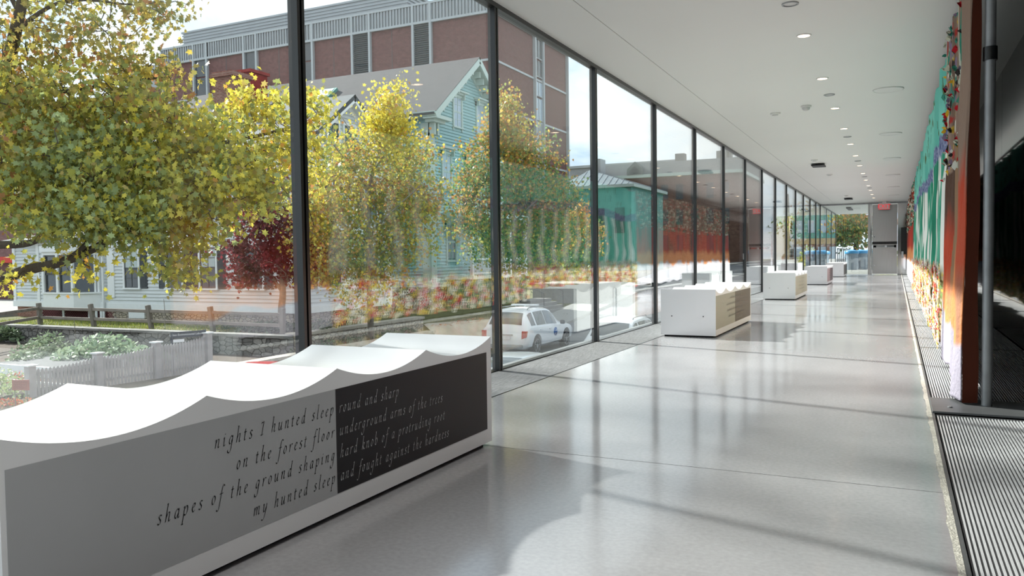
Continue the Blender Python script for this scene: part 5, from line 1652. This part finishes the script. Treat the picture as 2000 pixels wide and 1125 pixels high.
def mound(name, label, cat, spots, leaf, pal, seed, template=OVAL, base=(0, 0, 0), kind=None, m=None, flat=0.4, stems=True):
    """a bush or bed: spots are (centre, (rx, ry, rz), leaves)"""
    r = np.random.default_rng(seed)
    t = thing(name, label, cat, base)
    L, C = [], []
    st = MB()
    for i, (c, rad, n) in enumerate(spots):
        q = r.normal(size=(n, 3)); q /= np.linalg.norm(q, axis=1, keepdims=True); q *= r.random((n, 1)) ** 0.35; q[:, 2] = np.abs(q[:, 2])
        L.append(np.array(c) + q * np.array(rad)); C.append(palette_pick(r, pal[i % len(pal)] if isinstance(pal[0], list) else pal, n))
        for _ in range(5):
            e = np.array(c) + np.array(rad) * np.array([r.uniform(-.6, .6), r.uniform(-.6, .6), r.uniform(.4, .9)])
            st.tube([np.array(c) + np.array([0, 0, -.05]), (np.array(c) + e) / 2 + r.normal(size=3) * .03, e], [.012, .01, .006], 4, cap=False)
    L, C = np.concatenate(L), np.concatenate(C)
    leaf_cloud('foliage', L, leaf * r.uniform(.6, 1.3, len(L)), C, template, m or M['leaf_low'], t, r, 0.0, flat)
    if stems:
        st.build('stem_tufts', M['bark_grey'], t, fix=False)
    if kind:
        t['kind'] = kind
    return t


IV = [('4f5f45', 4), ('5f7050', 3), ('6f7d60', 2), ('7b8a70', 1)]
PALE = [('8fa283', 4), ('a3b394', 3), ('b9c6a8', 2), ('7d9478', 3)]
SAGE = [('8b9a80', 4), ('9aa68a', 3), ('7d8a70', 3)]
gp = ground_pt
mound('bush', 'leafy pale green nasturtium mound behind the picket fence', 'plant', [(gp(160, 712, -2.35), (1.1, 1.0, .62), 620), (gp(205, 706, -2.35), (1.3, 1.1, .95), 900), (gp(250, 708, -2.35), (1.1, .9, .6), 520), (gp(300, 706, -2.35), (.8, .7, .35), 260)], .10, PALE, 81, base=gp(205, 706, -2.35))
mound('bush', 'spindly sage green shrub between the weed cloth bed and the stone wall', 'plant', [(gp(70, 706, -2.35), (.9, .8, .75), 520), (gp(100, 700, -2.35), (.7, .7, .95), 420), (gp(48, 716, -2.35), (.6, .6, .5), 260)], .085, SAGE, 82, base=gp(75, 706, -2.35))
mound('ivy', 'dark ivy spilling over the dark stone wall', 'plant', [(Vector((-37.5, 19.8, -2.35)), (3.0, .35, .85), 1100), (Vector((-32.8, 19.8, -2.2)), (1.6, .3, .62), 480)], .12, IV, 83, base=(-36, 19.8, -2.35), stems=False)
mound('groundcover_shrub', 'low dark ivy bank around the foot of the red maple', 'plant', [(Vector((-20.2, 21.8, -1.75)), (1.6, .9, .42), 900), (Vector((-18.9, 22.5, -1.75)), (1.0, 1.4, .45), 700), (Vector((-22, 22.5, -1.75)), (1.6, .7, .25), 420)], .075, IV, 84, base=(-20, 22, -1.72), stems=False)
mound('groundcover_shrub', 'ivy filling the planting strip between the two pale stone walls', 'plant', [(Vector((-17.5, 20.4 + k * 1.2, -2.18)), (.35, .8, .28), 170) for k in range(6)], .07, IV, 85, base=(-17.5, 23, -2.16), stems=False)
mound('bush', 'yellow-green feathery plant growing beside the small red garden sign', 'plant', [(gp(5, 765, -2.35), (.55, .5, .62), 420), (gp(20, 778, -2.35), (.5, .5, .35), 260), (gp(-25, 770, -2.35), (.6, .5, .6), 260)], .05, [('a3b37c', 4), ('b9c48a', 3), ('8fa070', 3)], 86, base=gp(5, 770, -2.35))
mound('marigold_bed', 'orange-red marigolds in front of the small red garden sign', 'flowers', [(gp(10, 792, -2.35), (.5, .4, .18), 170), (gp(35, 790, -2.35), (.5, .35, .16), 150), (gp(-20, 795, -2.35), (.5, .4, .18), 120)], .035, [('c8653f', 4), ('d98a5a', 2), ('7d8a5a', 3), ('b24a35', 2)], 87, base=gp(10, 792, -2.35))
mound('marigold_bed', 'orange-red marigolds behind the small red garden sign', 'flowers', [(gp(42, 752, -2.35), (.55, .5, .42), 200), (gp(60, 748, -2.35), (.4, .4, .36), 130)], .04, [('c8653f', 3), ('8a9a6a', 4), ('a9b58a', 2), ('b24a35', 2)], 88, base=gp(42, 752, -2.35))
mound('bush', 'yellow-green hedge plants beside the path outside the glazed end', 'hedge', [(Vector((-.75, 47, -.1)), (.55, 1.2, .75), 420), (Vector((-.6, 50, -.1)), (.6, 1.6, 1.1), 520), (Vector((-.3, 54, -.1)), (.8, 2, 1.4), 520)], .10, G1 + GN, 89, base=(-.6, 49, -.02))
# grass on the lawn edge
r = np.random.default_rng(91)
n = 5200
gx, gy = r.uniform(-36, -23, n), r.uniform(20.5, 23.6, n)
hgt = r.uniform(.05, .13, n); ang = r.uniform(0, math.pi, n)
dx, dy = np.cos(ang) * .012, np.sin(ang) * .012
V = np.stack([np.stack([gx - dx, gy - dy, np.full(n, -1.72)], 1), np.stack([gx + dx, gy + dy, np.full(n, -1.72)], 1), np.stack([gx + r.normal(size=n) * .03, gy + r.normal(size=n) * .03, -1.72 + hgt], 1)], 1).reshape(-1, 3)
g = np_mesh('grass', V, 3, M['leaf_low'], palette_pick(r, [('8f9a4a', 4), ('a3a855', 3), ('7a8a45', 3), ('b0a060', 1)], n))
tag(g, 'short yellowing lawn grass behind the stone wall', 'grass', kind='stuff')
n = 900
lx, ly = r.uniform(-26, -18.5, n), r.uniform(20.5, 23.8, n)
q = np.stack([lx, ly, np.full(n, -1.70)], 1)
lc = leaf_cloud('fallen_leaves', q, r.uniform(.03, .06, n), palette_pick(r, [('a98a5a', 3), ('c0a070', 2), ('8a6a4a', 3), ('cbb58a', 1)], n), OVAL, M['leaf_low'], None, r, 0, 2.5)
tag(lc, 'brown fallen leaves scattered on the lawn beyond the stone wall', 'leaves', kind='stuff')
n = 420
q = np.stack([r.uniform(-18.6, -15.2, n), r.uniform(28.4, 33, n), np.zeros(n)], 1); q[:, 2] = np.where(q[:, 0] > -16.8, np.array([gz(v) + .16 for v in q[:, 1]]), -2.0 + 0.0 * q[:, 0])
lc = leaf_cloud('fallen_leaves', q, r.uniform(.04, .07, n), palette_pick(r, [('b5603f', 3), ('c98a5a', 2), ('9a5a3f', 3)], n), OVAL, M['leaf_low'], None, r, 0, 2.5)
tag(lc, 'rusty fallen leaves at the foot of the pale stone walls', 'leaves', kind='stuff')

# ------------------------------------------------------------------ fences, signs, garden edges
F = thing('rail_fence', 'weathered two-rail split wooden fence in front of the white house', 'fence', (-26, 21, -1.72))
fp = [(-32.0, .06), (-28.75, .16), (-25.5, .14), (-22.3, .10), (-18.95, -.01)]
lp = gp(-45, 655, -1.72)
for i, (x, tl) in enumerate(fp):
    b = MB(); b.bar((x + tl, 21, -1.8), (x - tl * .35, 21, -0.80), 0.17, 0.15, up=(0, 1, 0)); b.build('fence_post', M['wood_grey'], F, bevel=0.02)
for i in range(len(fp) - 1):
    for z in (-1.02, -1.40):
        b = MB(); b.bar((fp[i][0], 21, z + .01 * (i % 2)), (fp[i + 1][0], 21.02, z - .01), 0.07, 0.12); b.build('fence_rail', M['wood_rail'], F, bevel=0.015)
for z in (-1.02, -1.40):
    b = MB(); b.bar((fp[0][0], 21, z), (lp.x, lp.y, z - .05), 0.07, 0.12); b.build('fence_rail', M['wood_rail'], F, bevel=0.015)

F = thing('picket_fence', 'grey picket fence with capped square posts around the flower garden', 'fence', (-18.3, 14, -2.35))
pa, pb = Vector((-18.55, 11.9, -2.30)), Vector((-18.1, 16.9, -2.30))
tops = (-1.60, -1.26)
seg = 3
d = (pb - pa)
dirn = d.normalized()
for k in range(seg + 1):
    p = pa + d * (k / seg); zt = tops[0] + (tops[1] - tops[0]) * k / seg
    b = MB(); b.box(p.x - .09, p.x + .09, p.y - .09, p.y + .09, -2.45, zt); pst = b.build('fence_post', M['picket'], F)
    b = MB(); b.box(p.x - .125, p.x + .125, p.y - .125, p.y + .125, zt, zt + .035); b.build('post_cap', M['sign_white'], pst)
for k in range(seg):
    b = MB()
    n = 17
    for j in range(n):
        t = (k + (j + 1) / (n + 1)) / seg
        p = pa + d * t; zt = tops[0] + (tops[1] - tops[0]) * t - .06 - .05 * math.sin(math.pi * (j + 1) / (n + 1))
        s = dirn * .034; o = Vector((.011, 0, 0))
        V = []
        for off in (-o, o):
            V += [p - s + off + Vector((0, 0, -.1)), p + s + off + Vector((0, 0, -.1)), p + s + off + Vector((0, 0, zt - p.z - .05)), p + off + Vector((0, 0, zt - p.z)), p - s + off + Vector((0, 0, zt - p.z - .05))]
        b.add(V, [(0, 1, 2, 3, 4), (9, 8, 7, 6, 5)] + [(i, i + 5, (i + 1) % 5 + 5, (i + 1) % 5) for i in range(5)])
    b.build('picket_slats', M['picket'], F)
    b = MB()
    for zo in (.12, .5):
        a0, a1 = pa + d * (k / seg), pa + d * ((k + 1) / seg); sh = Vector((-.03, 0, zo)); up_ = Vector((0, 0, (tops[1] - tops[0]) / seg * k * (zo > .3)))
        b.bar(a0 + sh + up_, a1 + sh + up_, .03, .07)
    b.build('stringer_slat', M['picket'], F)

S = thing('garden_sign', 'dark blue laboratory name sign on two posts before the stone wall', 'sign', (-18, 16.5, -2.3))
sa, sb = A(333, 655, 22.5), A(402, 646, 23.2)
sa.z = sb.z = (sa.z + sb.z) / 2
dd = (sb - sa).normalized(); upv = Vector((0, 0, 1)); nn = dd.cross(upv)
b = MB(); b.bar(sa - Vector((0, 0, .03)), sb - Vector((0, 0, .03)), .03, .17); b.build('sign_board', M['sign_blue'], S)
for p in (sa + dd * .03, sb - dd * .03):
    b = MB(); b.bar((p.x, p.y, -2.4), (p.x, p.y, p.z + .06), .05, .05); b.build('post', M['sign_blue'], S)
b = MB(); q = sa + dd * .22 - Vector((0, 0, .20)); b.bar(q - dd * .16, q + dd * .16, .015, .08); b.build('white_plate', M['sign_white'], S)
text_mesh('lettering', 'Urban Environmental Laboratory', .083, M['sign_white'], S, sa + dd * .52 + nn * .018 - Vector((0, 0, .055)), dd, upv)
S = thing('garden_sign', 'small faded red board sign on thin legs among the marigolds', 'sign', (-17, 10.3, -2.3))
sa, sb = A(24, 752, 16.6), A(57, 752, 16.6)
dd = (sb - sa).normalized(); nn = dd.cross(upv)
b = MB(); b.bar(sa, sb, .02, .22); b.build('sign_board', M['sign_red'], S)
for p in (sa + dd * .05, sb - dd * .05):
    b = MB(); b.bar((p.x, p.y, -2.4), (p.x, p.y, p.z), .015, .015); b.build('leg', M['wood_grey'], S)
b = MB()
for k in range(4):
    for j in range(6):
        p = sa + dd * (.05 + j * .045) + Vector((0, 0, .06 - k * .04)) + nn * .012; b.bar(p, p + dd * .03, .004, .012)
b.build('lettering', mat('dim_sign_ink', '7d3f38'), S)
gb = thing('garden_bed', 'raised garden bed covered in black weed cloth with pale board edges', 'garden bed', gp(90, 735, -2.35))
c = gp(95, 728, -2.35)
b = MB(); b.box(c.x - 2.1, c.x + 1.0, c.y - .6, c.y + 1.6, -2.36, -2.12); b.build('weed_cloth', M['weed_cloth'], gb)
b = MB(); b.box(c.x - 2.2, c.x + 1.05, c.y - .68, c.y - .6, -2.36, -2.06); b.box(c.x - 2.2, c.x + 1.05, c.y + 1.6, c.y + 1.68, -2.36, -2.06); b.build('board_edging', M['sign_white'], gb)
gb = thing('garden_bed', 'low flower bed with pale plank edging around the red sign', 'garden bed', gp(20, 775, -2.35))
c = gp(25, 772, -2.35)
b = MB(); b.box(c.x - 1.6, c.x + .6, c.y - .9, c.y + .9, -2.36, -2.24); b.build('soil_fill', M['soil'], gb)
b = MB(); b.box(c.x - 1.7, c.x + .65, c.y - .97, c.y - .9, -2.36, -2.18); b.box(c.x - 1.7, c.x + .65, c.y + .9, c.y + .97, -2.36, -2.18); b.build('board_edging', M['sign_white'], gb)
for (x, y, hh, lab) in ((148, 690, 1.0, 'thin bent garden stake standing in the nasturtium mound'), (343, 665, .95, 'thin pale wooden stake by the lawn edge')):
    base = gp(x, y, -2.35) if y > 680 else Vector((-24.3, 20.7, -1.72))
    s = MB(); s.tube([base - Vector((0, 0, .05)), base + Vector((0, 0, hh * .9)), base + Vector((-.03, 0, hh * 1.25))], [.014, .012, .01], 6)
    tag(s.build('garden_stake', M['wood_grey']), lab, 'stake')


# ------------------------------------------------------------------ cars
def car(name, label, x, y, z, kind, paint, group='cars parked in the street', emblem=False, facing=1):
    """body lofted through upright sections; local y runs from the rear (0) to the front"""
    if kind == 'suv':
        L = 4.77
        st = [  # y, half width, bottom z, belt z, roof half width, roof z
            (0.00, .80, .42, .70, .74, .80), (0.03, .87, .36, .86, .78, .97), (0.10, .90, .30, 1.02, .76, 1.13), (0.24, .915, .28, 1.06, .70, 1.36), (0.42, .92, .28, 1.08, .66, 1.56), (0.66, .92, .28, 1.07, .64, 1.67),
            (1.10, .925, .28, 1.05, .64, 1.70), (1.75, .925, .27, 1.03, .64, 1.71), (2.30, .92, .27, 1.01, .63, 1.68), (2.62, .92, .27, 1.00, .62, 1.61), (2.95, .92, .27, .99, .64, 1.42), (3.30, .915, .28, .99, .70, 1.16), (3.50, .91, .28, .98, .76, 1.06),
            (3.9, .91, .28, .93, .76, 1.02), (4.3, .89, .28, .86, .72, .96), (4.58, .84, .30, .74, .68, .84), (4.72, .76, .36, .62, .62, .70), (4.77, .68, .42, .55, .56, .60)]
        wr, wb = .355, (.93, 3.78)
        side = [(0.50, 0.86, .25), (1.00, 1.78, .08), (1.86, 2.86, .06)]
        rear, front = (0.13, 0.46), (2.68, 3.42)
    else:
        L = 4.5
        st = [(0.00, .74, .42, .62, .68, .70), (0.03, .82, .34, .80, .74, .90), (0.15, .85, .27, .88, .74, .98), (0.55, .87, .24, .90, .72, 1.02), (0.85, .875, .23, .91, .66, 1.14), (1.15, .88, .22, .91, .60, 1.31), (1.50, .88, .22, .90, .56, 1.41),
              (2.0, .88, .22, .89, .56, 1.44), (2.4, .88, .22, .88, .56, 1.40), (2.75, .88, .22, .88, .58, 1.27), (3.1, .88, .22, .87, .64, 1.06), (3.35, .87, .23, .86, .72, .95), (3.8, .86, .24, .80, .70, .89), (4.15, .83, .26, .72, .66, .80), (4.4, .74, .32, .58, .60, .66), (4.5, .62, .40, .50, .52, .56)]
        wr, wb = .32, (.85, 3.55)
        side = [(1.22, 1.92, .10), (2.0, 2.72, .06)]
        rear, front = (0.90, 1.38), (2.5, 3.25)
    t = thing(name, label, 'car', (x, y, z), group)
    m = MB(); ring = []
    for (yy, w, zb, hb, wt, hr) in st:
        half = [(0, zb), (w * .82, zb), (w * .96, zb + .10), (w, zb + .28 if zb + .28 < hb - .05 else (zb + hb) / 2), (w * .995, hb - .06), (w * .965, hb), (wt + (w * .965 - wt) * .05, hr - .05 if hr - .05 > hb + .02 else hb + .02), (wt * .86, hr - .008), (wt * .45, hr + .012), (0, hr + .018)]
        pts = half + [(-a, b) for a, b in half[-2:0:-1]]
        ring.append([Vector((x + a, y + yy, z + b)) for a, b in pts])
    n = len(ring[0])
    for rg in ring:
        m.v += [tuple(p) for p in rg]
    for i in range(len(ring) - 1):
        for k in range(n):
            m.f.append((i * n + k, i * n + (k + 1) % n, (i + 1) * n + (k + 1) % n, (i + 1) * n + k))
    m.f.append(tuple(range(n))); m.f.append(tuple((len(ring) - 1) * n + k for k in range(n)))
    body = m.build('body', paint, t, smooth=True, angle=50)
    # wheel arches cut out of the body
    for yw in wb:
        cu = MB()
        for s in (-1, 1):
            cu.tube([(x + s * .62, y + yw, z + wr + .03), (x + s * 1.1, y + yw, z + wr + .03)], wr + .055, 28)
        c = cu.build('cutter', M['black'])
        c.location = (0, 0, 0)
        bo = body.modifiers.new('arch', 'BOOLEAN'); bo.object = c; bo.operation = 'DIFFERENCE'; bo.solver = 'EXACT'
        bpy.context.view_layer.update()
        dg = bpy.context.evaluated_depsgraph_get()
        me = bpy.data.meshes.new_from_object(body.evaluated_get(dg))
        body.modifiers.clear(); body.data = me; me.name = 'body'
        bpy.data.objects.remove(c)
    body.data.polygons.foreach_set('use_smooth', [True] * len(body.data.polygons))
    body.data.set_sharp_from_angle(angle=math.radians(38))

    def P(yy):
        ks = [s[0] for s in st]
        return [np.interp(yy, ks, [s[i] for s in st]) for i in range(1, 6)]
    for (y0, y1, sk) in side:
        for s in (-1, 1):
            g = MB(); V = []
            ys = np.linspace(y0, y1, 7)
            for j, yy in enumerate(ys):
                w, zb, hb, wt, hr = P(yy)
                lo, hi = (w * .965, hb), (wt + (w * .965 - wt) * .05, hr - .05)
                for f in (.10, .90):
                    a, bz = lo[0] + (hi[0] - lo[0]) * f, lo[1] + (hi[1] - lo[1]) * f
                    for o in (.004, .012):
                        V.append((x + s * (a + o), y + yy, z + bz))
            F_ = []
            for j in range(6):
                a = j * 4; c_ = a + 4
                F_ += [(a + 1, c_ + 1, c_ + 3, a + 3), (a, a + 2, c_ + 2, c_), (a, c_, c_ + 1, a + 1), (a + 2, a + 3, c_ + 3, c_ + 2)]
            F_ += [(0, 1, 3, 2), (24, 26, 27, 25)]
            g.add(V, F_)
            g.build('side_window', M['car_glass'], t)
    for nm, (y0, y1) in (('rear_window', rear), ('windscreen', front)):
        g = MB(); V = []
        for yy in np.linspace(y0, y1, 6):
            w, zb, hb, wt, hr = P(yy)
            for o in (.003, .014):
                dy = -o if nm == 'rear_window' else o
                for a, hh in ((-wt * .88, hr - .012), (-wt * .45, hr + .012), (0, hr + .018), (wt * .45, hr + .012), (wt * .88, hr - .012)):
                    V.append((x + a, y + yy + dy, z + hh + o * .6))
        F_ = []
        for j in range(5):
            for k in range(4):
                a = j * 10 + 5 + k; F_.append((a, a + 1, a + 11, a + 10)); a -= 5; F_.append((a, a + 10, a + 11, a + 1))
            F_ += [(j * 10, j * 10 + 5, j * 10 + 15, j * 10 + 10), (j * 10 + 4, j * 10 + 14, j * 10 + 19, j * 10 + 9)]
        F_ += [(k, k + 1, k + 6, k + 5) for k in range(4)] + [(50 + k, 55 + k, 56 + k, 51 + k) for k in range(4)]
        g.add(V, F_); g.build(nm, M['car_glass'], t)
    for yw in wb:
        for s in (-1, 1):
            g = MB(); cx_ = x + s * .80
            g.tube([(cx_ - .10, y + yw, z + wr), (cx_ - .09, y + yw, z + wr), (cx_ + .09, y + yw, z + wr), (cx_ + .10, y + yw, z + wr)], [wr * .9, wr, wr, wr * .9], 28)
            wl_ = g.build('wheel', M['tyre'], t, smooth=True)
            g = MB(); ox = cx_ + s * .103
            g.tube([(ox - s * .015, y + yw, z + wr), (ox, y + yw, z + wr)], wr * .20, 14)
            for k in range(5):
                a = 2 * math.pi * k / 5 + .3
                g.bar((ox - s * .006, y + yw + math.cos(a) * wr * .15, z + wr + math.sin(a) * wr * .15), (ox - s * .006, y + yw + math.cos(a) * wr * .66, z + wr + math.sin(a) * wr * .66), .022, .06, up=(1, 0, 0))
            for k in range(20):
                a, a2 = 2 * math.pi * k / 20, 2 * math.pi * (k + 1) / 20
                g.bar((ox - s * .008, y + yw + math.cos(a) * wr * .66, z + wr + math.sin(a) * wr * .66), (ox - s * .008, y + yw + math.cos(a2) * wr * .66, z + wr + math.sin(a2) * wr * .66), .02, .035, up=(1, 0, 0))
            g.build('rim_spoke', M['rim'], wl_)
    for s in (-1, 1):
        w0, hb0 = (.80, .98) if kind == 'suv' else (.72, .80)
        g = MB(); g.prism([(s * (w0 - .10), hb0 - .30), (s * (w0 + .085), hb0 - .24), (s * (w0 + .10), hb0 - .02), (s * (w0 - .08), hb0 - .01)], 'y', -.015, .16)
        g.v = [(x + p[0], y + p[1], z + p[2]) for p in g.v]
        g.build('tail_lamp', M['tail_red'], t, bevel=.01)
        wm, zm, hbm, _, _ = P(front[0] + .42)
        g = MB(); g.box(x + s * (wm + .02), x + s * (wm + .20), y + front[0] + .34, y + front[0] + .46, z + hbm + .0, z + hbm + .15); g.build('wing_mirror', M['car_glass'] if kind == 'suv' else paint, t, bevel=.03)
        g = MB()
        for yd in [sd[0] + .16 for sd in side[-2:]]:
            wd = P(yd)[0]; g.box(x + s * (wd * .99), x + s * (wd * .99 + .03), y + yd, y + yd + .18, z + P(yd)[2] - .14, z + P(yd)[2] - .10)
        g.build('handle_trim', paint, t)
    g = MB(); g.box(x - .26, x + .26, y - .022, y - .004, z + .66, z + .78); g.build('number_plate', M['plate_w'], t)
    g = MB(); g.box(x - .74, x + .74, y - .05, y + .05, z + .36, z + .48); g.build('bumper', M['bumper'], t, bevel=.02)
    if kind == 'suv':
        g = MB(); g.box(x - .36, x + .36, y - .028, y - .005, z + .80, z + .845); g.build('chrome_trim', M['rim'], t)
        for s in (-1, 1):
            g = MB(); g.tube([(x + s * .60, y + .75, z + 1.69), (x + s * .60, y + .85, z + 1.745), (x + s * .60, y + 2.2, z + 1.745), (x + s * .60, y + 2.3, z + 1.69)], .018, 8); g.build('roof_rail', M['bumper'], t)
    if emblem:
        g = MB(); g.box(x - .55, x + .55, y + 1.75, y + 1.95, z + 1.76, z + 1.82); g.box(x - .03, x + .03, y + 1.8, y + 1.9, z + 1.70, z + 1.77); g.build('light_bar', M['plate_w'], t, bevel=.015)
        yc, zc, rad = 2.62, .74, .165
        wd = P(yc)[0] + .004
        g = MB(); g.tube([(x + wd - .006, y + yc, z + zc), (x + wd + .004, y + yc, z + zc)], rad, 28); sl = g.build('door_emblem', M['seal_blue'], t)
        g = MB(); pl = [(math.cos(a) * rad * .98, math.sin(a) * rad * .98) for a in np.linspace(math.pi * 1.06, math.pi * 1.94, 14)]
        g.prism([(y + yc + a, z + zc + b) for a, b in pl], 'x', x + wd + .004, x + wd + .007); g.build('emblem_navy', M['seal_navy'], sl)  # navy lower part of the printed seal
        g = MB()
        for (p, q) in (((-.10, .05), (0, .01)), ((0, .01), (.11, .075)), ((-.09, -.07), (-.03, -.045)), ((-.03, -.045), (.03, -.07)), ((.03, -.07), (.09, -.045))):
            g.bar((x + wd + .008, y + yc + p[0], z + zc + p[1]), (x + wd + .008, y + yc + q[0], z + zc + q[1]), .004, .028, up=(1, 0, 0))
        g.build('emblem_print', M['sign_white'], sl)
    return t


suv = car('white_car', 'white sport utility car with red tail lamps and blue round door emblem', -13.35, 26.75, -2.95, 'suv', M['car_white'], emblem=True)
car('white_car', 'white car parked by the kerb just outside the third window, ahead of the silver car', -8.4, 24.4, -2.95, 'suv', M['car_white'])
suv.scale = (1.05, 1.05, 1.05)
car('silver_car', 'silver car roof just below the second window, parked by the kerb', -8.3, 15.6, -2.95, 'sedan', M['car_silver'])
car('red_car', 'red car whose roof peeks over the nearest bench', -13.15, 11.9, -2.95, 'sedan', M['car_red'])
car('dark_car', 'dark car far along the street beyond the glazed end', -7.4, 66, gz(66), 'sedan', M['car_dark'])
car('white_car', 'small white van-like car far along street, outside the glazed end', -6.2, 78, gz(78), 'suv', M['car_white'])

# ------------------------------------------------------------------ outside the glazed end
b = MB(); b.box(-2.78, 3.0, Y1 + .13, 42.2, CEIL, CEIL + .3); struct(b.build('ceiling_canopy', M['ceiling']))
for i, (a, c) in enumerate(((33.15, 36.0), (36.0, 38.85), (38.85, 41.7))):
    w = thing(f'window_{30+i}', None, None, (WX, a, 0), kind='structure')
    p = MB(); p.box(WX - .012, WX + .006, a + .01, c - .01, 0, CEIL - .02); p.build('glass', M['glass'], w)
    p = MB(); p.box(WX - .05, WX + .02, c - .02, c + .02, -.05, CEIL); p.build('mullion', M['black_metal'], w)
b = MB(); b.box(WX - .04, WX + .03, Y1, 41.7, CEIL - .035, CEIL); struct(b.build('window_header', M['black_metal']))
b = MB(); b.box(-1.9, -1.72, 35.6, 37.6, CEIL - .05, CEIL - .005)
tag(b.build('canopy_light', M['black']), 'slim black linear fitting under the canopy beyond the glazed end', 'light fitting')
R_ = thing('railing', 'thin dark iron railing along the path outside the glazed end', 'railing', (-2.6, 49, -.02))
for k in range(8):
    b = MB(); b.box(-2.72, -2.68, 43.5 + k * 1.6, 43.54 + k * 1.6, -.02, 1.05); b.build('post', M['black_metal'], R_)
b = MB(); b.box(-2.73, -2.67, 43.5, 54.8, 1.02, 1.07); b.box(-2.715, -2.685, 43.5, 54.8, .12, .15); b.build('rail', M['black_metal'], R_)
for i, (x, y, lab) in enumerate(((-2.02, 42.9, 'grey bin with blue lid outside the glazed end, leftmost of three'), (-1.62, 43.7, 'grey bin with blue lid outside the glazed end, middle of three'), (-1.28, 44.6, 'grey bin with blue lid outside the glazed end, rightmost of three'))):
    t = thing('recycling_bin', lab, 'bin', (x, y, -.02), 'blue lidded bins')
    b = MB(); b.lathe([(.24, -.02), (.25, 0), (.29, .72), (.31, .74), (.31, .80)], (x, y, 0), 24); b.build('body', M['bin_grey'], t, smooth=True)
    b = MB(); b.lathe([(.33, .79), (.335, .85), (.30, .92), (.12, .97), (.05, .975)], (x, y, 0), 24); b.build('lid', M['bin_blue'], t, smooth=True)
    for s in (-1, 1):
        b = MB(); b.tube([(x + s * .29, y - .08, .62), (x + s * .37, y - .08, .60), (x + s * .37, y + .08, .60), (x + s * .29, y + .08, .62)], .015, 6); b.build('handle', M['bin_grey'], t)
